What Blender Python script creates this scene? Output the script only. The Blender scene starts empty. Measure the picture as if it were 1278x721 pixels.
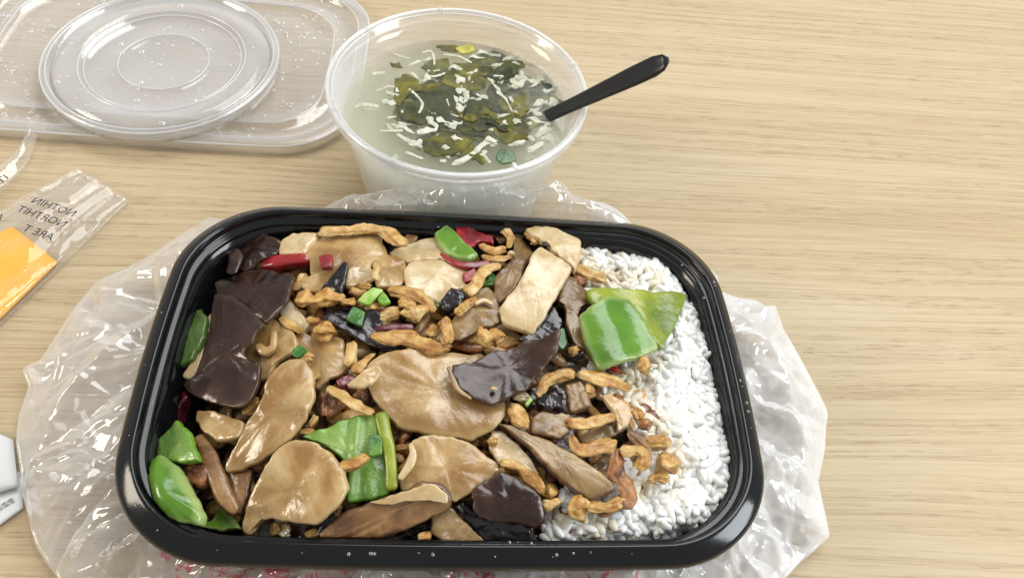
import bpy, math, random
import numpy as np
from mathutils import Vector, Matrix, noise as mn
random.seed(7)
S = bpy.context.scene
COL = S.collection

# ------------------------------------------------------------------ camera
F, PIT, HC, ROLL = 1000.0, 0.9054, 0.302, 0.1616          # focal length in photo pixels, pitch, height, roll
FW = Vector((0, math.cos(PIT), -math.sin(PIT)))
_up = Vector((0, math.sin(PIT), math.cos(PIT)))
_rt = Vector((1, 0, 0))
RT = math.cos(ROLL) * _rt + math.sin(ROLL) * _up
UP = -math.sin(ROLL) * _rt + math.cos(ROLL) * _up
EYE = Vector((0, 0, HC))
cd = bpy.data.cameras.new('camera'); cam = bpy.data.objects.new('camera', cd); COL.objects.link(cam)
cd.sensor_width = 36; cd.lens = F * 36 / 1278; cd.clip_start = 0.01; cd.clip_end = 50
M = Matrix((RT, UP, -FW)).transposed().to_4x4(); M.translation = EYE
cam.matrix_world = M
S.camera = cam

# ------------------------------------------------------------------ world and lamps (indoor window light)
W = bpy.data.worlds.new('World'); S.world = W; W.use_nodes = True
bg = W.node_tree.nodes['Background']; bg.inputs[0].default_value = (0.97, 0.98, 1.0, 1); bg.inputs[1].default_value = 0.42

def area(name, loc, target, sx, sy, power, col):
    l = bpy.data.lights.new(name, 'AREA'); l.shape = 'RECTANGLE'; l.size = sx; l.size_y = sy
    l.energy = power; l.color = col
    o = bpy.data.objects.new(name, l); COL.objects.link(o); o.location = loc
    o.rotation_euler = (Vector(target) - Vector(loc)).to_track_quat('-Z', 'Y').to_euler()
    return o
area('window_back', (0.5, 1.10, 1.70), (-0.02, 0.2, 0), 2.0, 1.1, 37, (0.98, 0.99, 1.0))
area('window_side', (1.35, 0.05, 0.75), (-0.02, 0.2, 0), 0.6, 0.6, 13, (0.90, 0.96, 1.0))
area('window_far_side', (-1.25, 0.0, 0.70), (-0.02, 0.2, 0), 0.4, 0.5, 9, (1.0, 0.90, 0.74))

S.view_settings.view_transform = 'Standard'; S.view_settings.look = 'None'
S.view_settings.exposure = 0.02; S.view_settings.gamma = 1.0; S.view_settings.use_curve_mapping = False
S.render.engine = 'CYCLES'
cy = S.cycles
cy.use_denoising = True; cy.max_bounces = 12; cy.diffuse_bounces = 8; cy.glossy_bounces = 4
cy.transmission_bounces = 8; cy.transparent_max_bounces = 32; cy.volume_bounces = 10
cy.caustics_reflective = False; cy.caustics_refractive = False; cy.sample_clamp_indirect = 6

# ------------------------------------------------------------------ helpers
def ray(px, py):
    return (px - 639) / F * RT - (py - 360.5) / F * UP + FW
def at(px, py, z=0.0):
    d = ray(px, py); return EYE + d * ((z - HC) / d.z)
def depth(p):
    return (p - EYE).dot(FW)

def tag(o, label=None, cat=None, group=None, kind=None):
    if label: o['label'] = label
    if cat: o['category'] = cat
    if group: o['group'] = group
    if kind: o['kind'] = kind
    return o
def obj(name, verts, faces, m, parent=None, loc=None, smooth=True, attrs=None):
    me = bpy.data.meshes.new(name)
    me.from_pydata([tuple(v) for v in verts], [], faces)
    me.update()
    if smooth: me.polygons.foreach_set('use_smooth', [True] * len(me.polygons))
    if m is not None: me.materials.append(m)
    if attrs:
        for k, vals in attrs.items():
            a = me.attributes.new(k, 'FLOAT', 'POINT'); a.data.foreach_set('value', [float(x) for x in vals])
    o = bpy.data.objects.new(name, me); COL.objects.link(o)
    if parent: o.parent = parent
    if loc is not None: o.location = loc
    return o
def empty(name, loc=(0, 0, 0)):
    o = bpy.data.objects.new(name, None); COL.objects.link(o); o.location = loc; o.empty_display_size = 0.01
    return o
def fbm(p, octv=3):
    s, a, q = 0.0, 1.0, Vector(p)
    for _ in range(octv):
        s += a * mn.noise(q); a *= 0.5; q = q * 2.03 + Vector((3.1, 1.7, 5.3))
    return s
def cr_closed(pts, n, tens=0.6):
    """closed centripetal-like spline resampled evenly to n points"""
    k = len(pts); P = [Vector((p[0], p[1])) for p in pts]; out = []
    for i in range(k):
        a, b, c, d = P[i - 1], P[i], P[(i + 1) % k], P[(i + 2) % k]
        l = (c - b).length
        m1 = (c - a) / ((c - b).length + (b - a).length) * l * tens
        m2 = (d - b) / ((d - c).length + (c - b).length) * l * tens
        for j in range(12):
            t = j / 12; t2, t3 = t * t, t * t * t
            out.append((2*t3-3*t2+1)*b + (t3-2*t2+t)*m1 + (-2*t3+3*t2)*c + (t3-t2)*m2)
    L = [0.0]
    for i in range(len(out)): L.append(L[-1] + (out[(i + 1) % len(out)] - out[i]).length)
    res, j = [], 0
    for i in range(n):
        s = L[-1] * i / n
        while L[j + 1] < s: j += 1
        t = (s - L[j]) / max(L[j + 1] - L[j], 1e-9)
        res.append(out[j].lerp(out[(j + 1) % len(out)], t))
    return res
def cr_open(pts, n):
    P = [Vector(p) for p in pts]
    if len(P) == 2: P = [P[0], P[0].lerp(P[1], .5), P[1]]
    Q = [2 * P[0] - P[1]] + P + [2 * P[-1] - P[-2]]
    out = []
    for i in range(n):
        s = i / (n - 1) * (len(P) - 1); k = min(int(s), len(P) - 2); t = s - k
        a, b, c, d = Q[k], Q[k + 1], Q[k + 2], Q[k + 3]
        out.append(0.5 * ((2 * b) + (c - a) * t + (2*a - 5*b + 4*c - d) * t*t + (-a + 3*b - 3*c + d) * t**3))
    return out

# ------------------------------------------------------------------ material kit
class Mat:
    def __init__(s, name):
        s.m = bpy.data.materials.new(name); s.m.use_nodes = True; s.t = s.m.node_tree; s.n = s.t.nodes; s.n.clear()
        s.out = s.n.new('ShaderNodeOutputMaterial')
    def nd(s, ty, **kw):
        x = s.n.new(ty)
        for k, v in kw.items():
            if hasattr(x, k): setattr(x, k, v)
        return x
    def put(s, sock, v):
        if isinstance(v, bpy.types.NodeSocket): s.t.links.new(v, sock)
        elif v is not None:
            if sock.type == 'RGBA' and len(v) == 3: v = (*v, 1)
            sock.default_value = v
    def coords(s, rnd=True, scale=(1, 1, 1), rot=0, world=False):
        tc = s.nd('ShaderNodeTexCoord')
        src = tc.outputs['Object']
        if world: src = s.nd('ShaderNodeNewGeometry').outputs['Position']
        mp = s.nd('ShaderNodeMapping'); s.put(mp.inputs['Vector'], src)
        mp.inputs['Scale'].default_value = scale; mp.inputs['Rotation'].default_value = (0, 0, rot)
        v = mp.outputs[0]
        if rnd:
            oi = s.nd('ShaderNodeObjectInfo'); mu = s.math('MULTIPLY', oi.outputs['Random'], 13.7)
            ad = s.nd('ShaderNodeVectorMath', operation='ADD'); s.put(ad.inputs[0], v); s.put(ad.inputs[1], mu); v = ad.outputs[0]
        return v
    def noise(s, vec, scale, detail=3, rough=0.55, dist=0.0):
        x = s.nd('ShaderNodeTexNoise'); s.put(x.inputs['Vector'], vec); x.inputs['Scale'].default_value = scale
        x.inputs['Detail'].default_value = detail; x.inputs['Roughness'].default_value = rough; x.inputs['Distortion'].default_value = dist
        return x.outputs['Fac']
    def vor(s, vec, scale, feature='F1', out='Distance'):
        x = s.nd('ShaderNodeTexVoronoi', feature=feature); s.put(x.inputs['Vector'], vec); x.inputs['Scale'].default_value = scale
        return x.outputs[out]
    def ramp(s, fac, stops):
        x = s.nd('ShaderNodeValToRGB'); s.put(x.inputs[0], fac); e = x.color_ramp.elements
        while len(e) < len(stops): e.new(0.5)
        for a, (p, c) in zip(e, stops):
            a.position = p; a.color = (*c, 1) if not isinstance(c, (int, float)) else (c, c, c, 1)
        return x.outputs[0]
    def math(s, op, a, b=0.0, clamp=False):
        x = s.nd('ShaderNodeMath', operation=op, use_clamp=clamp); s.put(x.inputs[0], a); s.put(x.inputs[1], b); return x.outputs[0]
    def mix(s, fac, a, b, blend='MIX'):
        x = s.nd('ShaderNodeMix', data_type='RGBA', blend_type=blend); s.put(x.inputs['Factor'], fac)
        s.put(x.inputs[6], a); s.put(x.inputs[7], b); return x.outputs[2]
    def attr(s, name):
        x = s.nd('ShaderNodeAttribute', attribute_name=name); return x.outputs['Fac']
    def bump(s, h, strength=0.3, dist=0.001, prev=None):
        x = s.nd('ShaderNodeBump'); s.put(x.inputs['Height'], h); x.inputs['Strength'].default_value = strength
        x.inputs['Distance'].default_value = dist
        if prev is not None: s.put(x.inputs['Normal'], prev)
        return x.outputs[0]
    def pbsdf(s, col, rough=0.5, normal=None, sss=0.0, sss_r=(0.004, 0.002, 0.001), coat=0.0, coat_r=0.1, spec=0.5, coat_n=None, **kw):
        p = s.nd('ShaderNodeBsdfPrincipled'); s.put(p.inputs['Base Color'], col); s.put(p.inputs['Roughness'], rough)
        p.inputs['Specular IOR Level'].default_value = spec
        if normal is not None: s.put(p.inputs['Normal'], normal)
        if sss:
            p.inputs['Subsurface Weight'].default_value = sss; p.inputs['Subsurface Radius'].default_value = sss_r
            p.inputs['Subsurface Scale'].default_value = 1.0
        s.put(p.inputs['Coat Weight'], coat); p.inputs['Coat Roughness'].default_value = coat_r
        if coat_n is not None: s.put(p.inputs['Coat Normal'], coat_n)
        return p.outputs[0]
    def done(s, sh, vol=None):
        s.t.links.new(sh, s.out.inputs['Surface'])
        if vol is not None: s.t.links.new(vol, s.out.inputs['Volume'])
        return s.m
    def mixsh(s, fac, a, b):
        x = s.nd('ShaderNodeMixShader'); s.put(x.inputs[0], fac); s.put(x.inputs[1], a); s.put(x.inputs[2], b); return x.outputs[0]

def mat_wood():
    k = Mat('oak_laminate')
    R = math.radians(-9.0)
    v0 = k.coords(False, rot=R, world=True)
    def st(sx, sy, seed=0.0):
        mp = k.nd('ShaderNodeMapping'); k.put(mp.inputs['Vector'], v0); mp.inputs['Scale'].default_value = (sx, sy, 1)
        mp.inputs['Location'].default_value = (seed, seed * 1.7, 0); return mp.outputs[0]
    # slow waviness of the growth lines
    wob = k.noise(st(2.2, 5, 3), 1.0, 2)
    wobm = k.math('MULTIPLY', wob, 0.022)
    cx = k.nd('ShaderNodeCombineXYZ'); k.put(cx.inputs[1], wobm)
    ad = k.nd('ShaderNodeVectorMath', operation='ADD'); k.put(ad.inputs[0], v0); k.put(ad.inputs[1], cx.outputs[0]); vw = ad.outputs[0]
    def sw(sx, sy, seed=0.0):
        mp = k.nd('ShaderNodeMapping'); k.put(mp.inputs['Vector'], vw); mp.inputs['Scale'].default_value = (sx, sy, 1)
        mp.inputs['Location'].default_value = (seed, seed * 1.7, 0); return mp.outputs[0]
    broad = k.noise(sw(1.0, 16, 1), 1.0, 2)
    lines = k.noise(sw(2.6, 230, 7), 1.0, 5, 0.65)
    fine = k.noise(sw(22, 900, 11), 1.0, 2, 0.6)
    pores = k.noise(sw(60, 1150, 17), 1.0, 2, 0.7)
    pm = k.ramp(pores, [(0.55, 0.0), (0.60, 1.0)])
    lm = k.ramp(lines, [(0.45, 0.0), (0.58, 1.0)])
    pm = k.math('MULTIPLY', pm, k.math('ADD', k.math('MULTIPLY', lm, 0.75), 0.12))
    base = k.ramp(broad, [(0.3, (0.455, 0.342, 0.196)), (0.52, (0.502, 0.395, 0.243)), (0.72, (0.545, 0.450, 0.298))])
    c = k.mix(k.math('MULTIPLY', lm, 0.34), base, (0.37, 0.27, 0.155))
    l2 = k.ramp(k.noise(sw(3.2, 640, 23), 1.0, 3, 0.6), [(0.52, 0.0), (0.60, 1.0)])
    c = k.mix(k.math('MULTIPLY', l2, 0.34), c, (0.33, 0.235, 0.12))
    c = k.mix(k.math('MULTIPLY', k.ramp(fine, [(0.40, 0.0), (0.70, 1.0)]), 0.30), c, (0.66, 0.565, 0.39))
    c = k.mix(k.math('MULTIPLY', pm, 0.6), c, (0.25, 0.165, 0.085))
    h = k.math('SUBTRACT', fine, k.math('MULTIPLY', pm, 1.2))
    nb = k.bump(h, 0.15, 0.0003)
    return k.done(k.pbsdf(c, 0.5, nb, spec=0.22))

def mat_black():
    k = Mat('black_polypropylene')
    v = k.coords(False)
    n = k.noise(v, 900, 2); n2 = k.noise(v, 60, 3)
    r = k.ramp(n2, [(0.3, 0.09), (0.7, 0.17)])
    return k.done(k.pbsdf((0.004, 0.0045, 0.005), r, k.bump(n, 0.05, 0.0003), spec=0.45))

def mat_film(name, op=0.2, fres=0.5, col=(0.9, 0.9, 0.9), rough=0.12, bump_scale=0, bump_d=0.001, ink=None, opn=0.0, gl=0.05):
    k = Mat(name)
    v = k.coords(False)
    nrm = None
    if bump_scale:
        b1 = k.noise(v, bump_scale, 4, 0.6, 0.6)
        b2 = k.math('ABSOLUTE', k.math('SUBTRACT', k.noise(v, bump_scale * 0.5, 3, 0.5, 1.0), 0.5))
        nrm = k.bump(k.math('ADD', b1, k.math('MULTIPLY', b2, 2.0)), 0.45, bump_d)
    colr = col
    opac = op
    if opn:
        opac = k.math('ADD', op, k.math('MULTIPLY', k.ramp(k.noise(v, 30, 4, 0.6, 1.5), [(0.4, 0.0), (0.75, 1.0)]), opn))
    if ink is not None: colr, opac = ink(k, v, col, opac)
    lw = k.nd('ShaderNodeLayerWeight'); lw.inputs[0].default_value = 0.35
    if nrm is not None: k.put(lw.inputs['Normal'], nrm)
    fac = k.math('ADD', opac, k.math('MULTIPLY', lw.outputs['Facing'], fres), True)
    d = k.nd('ShaderNodeBsdfDiffuse'); k.put(d.inputs[0], colr)
    tl = k.nd('ShaderNodeBsdfTranslucent'); k.put(tl.inputs[0], colr)
    tr = k.nd('ShaderNodeBsdfTransparent'); tr.inputs[0].default_value = (0.99, 0.99, 0.99, 1)
    body = k.mixsh(0.28, d.outputs[0], tl.outputs[0])
    body = k.mixsh(fac, tr.outputs[0], body)
    fz = k.nd('ShaderNodeLayerWeight'); fz.inputs[0].default_value = 0.5
    g = k.nd('ShaderNodeBsdfGlossy'); g.inputs['Roughness'].default_value = rough; g.inputs[0].default_value = (1, 1, 1, 1)
    if nrm is not None:
        for x in (d, tl, g): k.put(x.inputs['Normal'], nrm)
        k.put(fz.inputs['Normal'], nrm)
    fr = k.math('ADD', gl, k.math('MULTIPLY', k.math('POWER', fz.outputs['Facing'], 5.0), 0.75))
    return k.done(k.mixsh(fr, body, g.outputs[0]))

def bag_ink(k, v, col, op):
    # red shop print along the near side of the bag, broken up by the folds
    w = k.nd('ShaderNodeNewGeometry').outputs['Position']
    op = k.math('MULTIPLY', op, k.attr('ply'))
    n = k.noise(w, 75, 4, 0.7, 2.5)
    a = k.attr('ink')
    m = k.math('MULTIPLY', a, k.ramp(n, [(0.47, 0.0), (0.58, 1.0)]))
    return k.mix(m, col, (0.60, 0.05, 0.10)), k.math('ADD', op, k.math('MULTIPLY', m, 0.45))

def mat_food(name, cols, scale=60, rough=0.3, bump_s=300, bump=0.25, sss=0.15, coat=0.35, rim=None, rimpow=1.0, spots=None, fibre=False, cbump=0.4, streak=0.0):
    k = Mat(name)
    v = k.coords(True)
    n = k.noise(v, scale, 4, 0.55, 0.4)
    N = len(cols); c = k.ramp(n, [(0.36 + 0.29 * i / max(N - 1, 1), cc) for i, cc in enumerate(cols)])
    fine = k.noise(v, scale * 5, 4, 0.65); c = k.mix(k.math('MULTIPLY', k.ramp(fine, [(0.45, 0.0), (0.70, 1.0)]), 0.22), c, cols[0])
    if spots:
        sp = k.ramp(k.noise(v, scale * 0.45, 2, 0.5, 0.8), [(0.44, 0.0), (0.64, 1.0)])
        c = k.mix(k.math('MULTIPLY', sp, 0.8), c, spots)
    sk = None
    if streak:
        oi = k.nd('ShaderNodeObjectInfo'); vr = k.nd('ShaderNodeVectorRotate', rotation_type='Z_AXIS'); k.put(vr.inputs['Vector'], v); k.put(vr.inputs['Angle'], k.math('MULTIPLY', oi.outputs['Random'], 6.28))
        ms = k.nd('ShaderNodeMapping'); k.put(ms.inputs['Vector'], vr.outputs[0]); ms.inputs['Scale'].default_value = (60, 620, 60)
        sk = k.noise(ms.outputs[0], 1.0, 4, 0.6, 0.4)
        c = k.mix(k.math('MULTIPLY', k.ramp(sk, [(0.42, 0.0), (0.66, 1.0)]), streak), c, cols[0])
    if rim:
        a = k.math('POWER', k.attr('rim'), rimpow)
        c = k.mix(k.math('MULTIPLY', a, k.ramp(k.noise(v, scale * 1.5, 3), [(0.25, 0.35), (0.6, 1.0)])), c, rim)
    b1 = k.noise(v, bump_s, 4, 0.6); b2 = k.noise(v, bump_s * 0.25, 3, 0.5)
    hh = k.math('ADD', b1, b2)
    if fibre:
        av = k.nd('ShaderNodeCombineXYZ'); k.put(av.inputs[0], k.attr('along')); k.put(av.inputs[1], k.attr('around'))
        hh = k.math('ADD', hh, k.math('MULTIPLY', k.noise(av.outputs[0], 1.0, 4, 0.65, 0.3), 0.9))
    if sk is not None: hh = k.math('ADD', hh, k.math('MULTIPLY', sk, 0.8))
    nb = k.bump(hh, bump, 0.0012)
    bub = k.ramp(k.vor(v, 620), [(0.0, 1.0), (0.45, 0.0)]); bub = k.math('MULTIPLY', bub, k.ramp(k.noise(v, 110, 2), [(0.5, 0.0), (0.62, 1.0)]))
    cn = k.bump(k.math('ADD', bub, k.noise(v, 160, 3, 0.6)), cbump, 0.0012)
    wet = k.ramp(k.noise(v, scale * 2.2, 3), [(0.35, coat * 0.3), (0.6, coat)])
    r = k.ramp(k.noise(v, scale * 3, 3), [(0.3, rough * 0.7), (0.7, rough * 1.35)])
    return k.done(k.pbsdf(c, r, nb, sss=sss, sss_r=(0.003, 0.0016, 0.0007), coat=wet, coat_r=0.07, spec=0.45, coat_n=cn))

MT = {}
MT['wood'] = mat_wood()
MT['black'] = mat_black()
MT['bag'] = mat_film('carrier_bag_film', 0.15, 0.45, (0.98, 0.98, 0.98), 0.11, 0, 0, bag_ink, 0.10, 0.08)
MT['clear'] = mat_film('clear_lid_plastic', 0.065, 0.42, (0.95, 0.95, 0.95), 0.10, 25, 0.0006, gl=.06)
MT['rib'] = mat_film('thick_lid_rib', 0.42, 0.4, (0.97, 0.97, 0.97), 0.12, gl=.1)
MT['bowl'] = mat_film('bowl_plastic', 0.10, 0.45, (0.95, 0.96, 0.96), 0.10, gl=.06)
MT['wrap'] = mat_film('wrapper_film', 0.03, 0.30, (0.95, 0.93, 0.90), 0.07, 60, 0.0010)
MT['drop'] = mat_film('water_droplet', 0.10, 0.6, (1, 1, 1), 0.03, gl=.10)
MT['king'] = mat_food('king_oyster_slice', [(0.30, 0.163, 0.050), (0.47, 0.308, 0.128), (0.575, 0.425, 0.215)], 70, 0.24, 260, 0.14, 0.12, 0.7,
                      rim=(0.48, 0.34, 0.15), rimpow=1.0, spots=(0.22, 0.112, 0.032), cbump=0.36, streak=0.30)
MT['pale'] = mat_food('pale_mushroom', [(0.47, 0.325, 0.145), (0.58, 0.455, 0.25), (0.66, 0.55, 0.355)], 65, 0.24, 260, 0.18, 0.12, 0.85,
                      rim=(0.64, 0.48, 0.27), rimpow=1.0, spots=(0.46, 0.27, 0.105), cbump=0.36, streak=0.22)
MT['brown'] = mat_food('sauced_mushroom', [(0.14, 0.078, 0.028), (0.27, 0.165, 0.06), (0.39, 0.265, 0.11)], 55, 0.28, 400, 0.18, 0.15, 0.5,
                       rim=(0.11, 0.055, 0.03), rimpow=1.5, streak=0.35)
MT['shiitake'] = mat_food('shiitake', [(0.12, 0.055, 0.02), (0.27, 0.14, 0.05), (0.42, 0.25, 0.10)], 70, 0.32, 420, 0.3, 0.1, 0.5,
                          rim=(0.035, 0.018, 0.012), rimpow=1.2)
MT['ear'] = mat_food('wood_ear', [(0.014, 0.0055, 0.0035), (0.028, 0.0115, 0.0065), (0.048, 0.020, 0.011)], 45, 0.22, 200, 0.18, 0.0, 0.3,
                     rim=(0.085, 0.045, 0.025), rimpow=1, cbump=.3)
MT['earblack'] = mat_food('dark_wood_ear', [(0.006, 0.004, 0.005), (0.014, 0.008, 0.009), (0.022, 0.012, 0.013)], 40, 0.2, 260, 0.4, 0.0, 0.8)
MT['pepper'] = mat_food('green_pepper_skin', [(0.070, 0.175, 0.014), (0.10, 0.235, 0.018), (0.145, 0.30, 0.026)], 40, 0.17, 160, 0.12, 0.1, 0.35,
                        rim=(0.36, 0.46, 0.16), rimpow=.8, cbump=.3)
MT['pepper2'] = mat_food('pepper_flesh', [(0.10, 0.16, 0.008), (0.21, 0.265, 0.014), (0.33, 0.36, 0.035)], 40, 0.28, 260, 0.2, 0.12, 0.5,
                         rim=(0.22, 0.32, 0.03), rimpow=1.5)
MT['celery'] = mat_food('green_pepper_inner', [(0.10, 0.21, 0.025), (0.17, 0.30, 0.05), (0.26, 0.38, 0.09)], 60, 0.28, 330, 0.3, 0.12, 0.5,
                        rim=(0.13, 0.30, 0.02), rimpow=1.5)
MT['pepperd'] = mat_food('dull_pepper', [(0.05, 0.105, 0.018), (0.09, 0.16, 0.03), (0.13, 0.20, 0.04)], 45, 0.28, 240, 0.2, 0.1, 0.5)
MT['scallion'] = mat_food('scallion_leaf', [(0.02, 0.085, 0.014), (0.045, 0.15, 0.02), (0.12, 0.26, 0.03)], 90, 0.3, 500, 0.2, 0.05, 0.4)
MT['lime'] = mat_food('scallion_light', [(0.13, 0.30, 0.02), (0.24, 0.42, 0.05), (0.40, 0.52, 0.14)], 90, 0.3, 400, 0.2, 0.1, 0.4)
MT['chili'] = mat_food('red_chili', [(0.13, 0.006, 0.010), (0.27, 0.012, 0.016), (0.40, 0.03, 0.02)], 60, 0.24, 240, 0.25, 0.05, 0.7)
MT['chilid'] = mat_food('dark_red_chili', [(0.045, 0.004, 0.010), (0.11, 0.008, 0.018), (0.18, 0.015, 0.022)], 60, 0.24, 240, 0.25, 0.0, 0.7)
MT['meat'] = mat_food('meat_in_sauce', [(0.40, 0.175, 0.032), (0.60, 0.335, 0.085), (0.75, 0.51, 0.19)], 170, 0.32, 420, 0.8, 0.2, 0.6, fibre=True)
MT['meatp'] = mat_food('pale_meat', [(0.50, 0.265, 0.07), (0.68, 0.43, 0.145), (0.79, 0.60, 0.30)], 170, 0.34, 420, 0.8, 0.2, 0.5, fibre=True)
MT['meatd'] = mat_food('dark_meat', [(0.10, 0.03, 0.012), (0.24, 0.085, 0.022), (0.42, 0.19, 0.06)], 130, 0.28, 330, 0.5, 0.1, 0.6, fibre=True)
MT['bed'] = mat_food('brown_sauce_bed', [(0.012, 0.006, 0.003), (0.05, 0.024, 0.010), (0.16, 0.085, 0.03)], 90, 0.22, 240, 0.5, 0.0, 0.8)
MT['egg'] = mat_food('egg_white', [(0.46, 0.46, 0.33), (0.60, 0.60, 0.48), (0.70, 0.70, 0.60)], 120, 0.7, 400, 0.2, 0.0, 0.0)
MT['yolk'] = mat_food('egg_yolk', [(0.38, 0.34, 0.06), (0.52, 0.46, 0.10), (0.60, 0.54, 0.2)], 120, 0.7, 400, 0.2, 0.0, 0.0)
MT['weed'] = mat_food('seaweed', [(0.04, 0.042, 0.003), (0.10, 0.095, 0.006), (0.19, 0.17, 0.012)], 120, 0.7, 300, 0.4, 0.0, 0.0)
MT['weedd'] = mat_food('dark_seaweed', [(0.012, 0.017, 0.003), (0.032, 0.038, 0.006), (0.075, 0.075, 0.010)], 90, 0.7, 300, 0.4, 0.0, 0.0)

def mat_rice(name, c1, c2):
    k = Mat(name); v = k.coords(True)
    c = k.ramp(k.noise(v, 250, 2), [(0.3, c1), (0.7, c2)])
    return k.done(k.pbsdf(c, 0.42, k.bump(k.noise(v, 700, 2), 0.12, 0.0006), coat=0.12, coat_r=0.2, spec=0.4))
MT['rice'] = mat_rice('rice', (0.79, 0.79, 0.75), (0.87, 0.87, 0.835))
MT['ricest'] = mat_rice('sauced_rice', (0.64, 0.57, 0.42), (0.76, 0.71, 0.59))

def mat_plain(name, col, rough=0.5, bump=0.0, bs=200, coat=0.0, sss=0.0):
    k = Mat(name); v = k.coords(False); n = k.noise(v, bs, 3)
    c = k.mix(k.math('MULTIPLY', n, 0.25), col, tuple(x * 0.8 for x in col))
    return k.done(k.pbsdf(c, rough, k.bump(n, bump, 0.001) if bump else None, coat=coat, sss=sss))
MT['orange'] = mat_plain('orange_paper', (0.95, 0.46, 0.008), 0.45, 0.15, 60, 0.35, 0.1)
MT['ink'] = mat_plain('black_ink', (0.02, 0.02, 0.025), 0.5)
MT['paper'] = mat_plain('white_tissue', (0.68, 0.68, 0.67), 0.7, 0.2, 90)
MT['sleeve'] = mat_plain('printed_paper', (0.70, 0.70, 0.70), 0.6)
MT['greyink'] = mat_plain('grey_ink', (0.25, 0.25, 0.27), 0.6)
MT['spoon'] = mat_plain('black_spoon_plastic', (0.012, 0.012, 0.015), 0.26)

def mat_soup():
    k = Mat('egg_drop_soup')
    tr = k.nd('ShaderNodeBsdfTransparent'); g = k.nd('ShaderNodeBsdfGlossy'); g.inputs['Roughness'].default_value = 0.04
    v = k.coords(False); nb = k.bump(k.noise(v, 60, 2), 0.12, 0.0015); k.put(g.inputs['Normal'], nb)
    fz = k.nd('ShaderNodeLayerWeight'); fz.inputs[0].default_value = 0.5; k.put(fz.inputs['Normal'], nb)
    fr = k.math('ADD', 0.02, k.math('MULTIPLY', k.math('POWER', fz.outputs['Facing'], 5.0), 0.7))
    vol = k.nd('ShaderNodeVolumePrincipled'); vol.inputs['Color'].default_value = (0.885, 0.895, 0.775, 1)
    vol.inputs['Density'].default_value = 66; vol.inputs['Anisotropy'].default_value = 0.1
    return k.done(k.mixsh(fr, tr.outputs[0], g.outputs[0]), vol.outputs[0])
MT['soup'] = mat_soup()

# ------------------------------------------------------------------ table
obj('table_top', [(-1.5, -0.8, 0), (1.5, -0.8, 0), (1.5, 1.4, 0), (-1.5, 1.4, 0), (-1.5, -0.8, -0.025), (1.5, -0.8, -0.025), (1.5, 1.4, -0.025), (-1.5, 1.4, -0.025)],
    [(0, 1, 2, 3), (7, 6, 5, 4), (0, 4, 5, 1), (1, 5, 6, 2), (2, 6, 7, 3), (3, 7, 4, 0)], MT['wood'], smooth=False)
tag(bpy.data.objects['table_top'], 'light oak laminate table top with fine straight grain', None, None, 'structure')

# ------------------------------------------------------------------ rounded-rectangle shells (tray, tray lid)
TX, TY, TA = -0.0173, 0.1646, 0.1551
TW, TD, TR, TB = 0.230, 0.1563, 0.036, 0.040
HR = 0.045
def sd_rr(q, Wd, Dp, r, bw):
    hx = Wd / 2 * (1 - bw * (q[..., 1] / (Dp / 2)) ** 2); hy = Dp / 2 * (1 - bw * Wd / Dp * 0.5 * (q[..., 0] / (Wd / 2)) ** 2)
    dx = np.abs(q[..., 0]) - hx + r; dy = np.abs(q[..., 1]) - hy + r
    return np.hypot(np.maximum(dx, 0), np.maximum(dy, 0)) + np.minimum(np.maximum(dx, dy), 0) - r
def rr_loop(Wd, Dp, inset, r0, n=224):
    """radii along n directions of the rounded rectangle inset by `inset`"""
    t = np.arange(n) * 2 * np.pi / n
    dirs = np.stack([Wd * np.cos(t), Dp * np.sin(t)], 1); dirs /= np.linalg.norm(dirs, axis=1)[:, None]
    lo = np.zeros(n); hi = np.full(n, 0.2); w, d = Wd - 2 * inset, Dp - 2 * inset; r = max(r0 - 0.5 * inset, 0.004)
    for _ in range(32):
        mid = (lo + hi) / 2; inside = sd_rr(dirs * mid[:, None], w, d, r, TB) < 0
        lo = np.where(inside, mid, lo); hi = np.where(inside, hi, mid)
    return dirs * lo[:, None]
def shell(profile, Wd, Dp, r0, n=224):
    """closed mesh from rings (inset, z); first and last rings are capped with a centre vertex"""
    V, Fc = [], []
    for ins, z in profile:
        for p in rr_loop(Wd, Dp, ins, r0, n): V.append((p[0], p[1], z))
    R = len(profile)
    for i in range(R - 1):
        for j in range(n):
            a, b = i * n + j, i * n + (j + 1) % n
            Fc.append((a, b, b + n, a + n))
    V.append((0, 0, profile[0][1])); c0 = len(V) - 1
    V.append((0, 0, profile[-1][1])); c1 = len(V) - 1
    for j in range(n):
        Fc.append((c0, (j + 1) % n, j)); Fc.append((c1, (R - 1) * n + j, (R - 1) * n + (j + 1) % n))
    return V, Fc
# tray: outside (from the base up, under the rim), over the rim, down the inner wall to the floor
prof = [(0.030, 0.0), (0.0225, 0.0), (0.0205, 0.0015), (0.0195, 0.004), (0.0111, HR - 0.012), (0.0099, HR - 0.0056), (0.0078, HR - 0.0045), (0.0070, HR - 0.0032),
        (0.0060, HR - 0.0014), (0.0032, HR - 0.0029), (0.0016, HR - 0.0042), (0.0012, HR - 0.0070), (0.0006, HR - 0.0073), (0.0001, HR - 0.0070), (0.0, HR - 0.0064),
        (0.0, HR - 0.0048), (0.0002, HR - 0.0040), (0.0007, HR - 0.0032), (0.0014, HR - 0.0026), (0.0030, HR - 0.0015), (0.0046, HR - 0.0005), (0.0054, HR - 0.0001), (0.0060, HR), (0.0065, HR - 0.0006), (0.0069, HR - 0.0026),
        (0.0071, HR - 0.0032), (0.0077, HR - 0.0035), (0.0088, HR - 0.0036), (0.0093, HR - 0.0040), (0.0096, HR - 0.0050), (0.0103, HR - 0.0120), (0.0142, 0.022),
        (0.0187, 0.0045), (0.0196, 0.0022), (0.0220, 0.0010), (0.030, 0.0008)]
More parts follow.
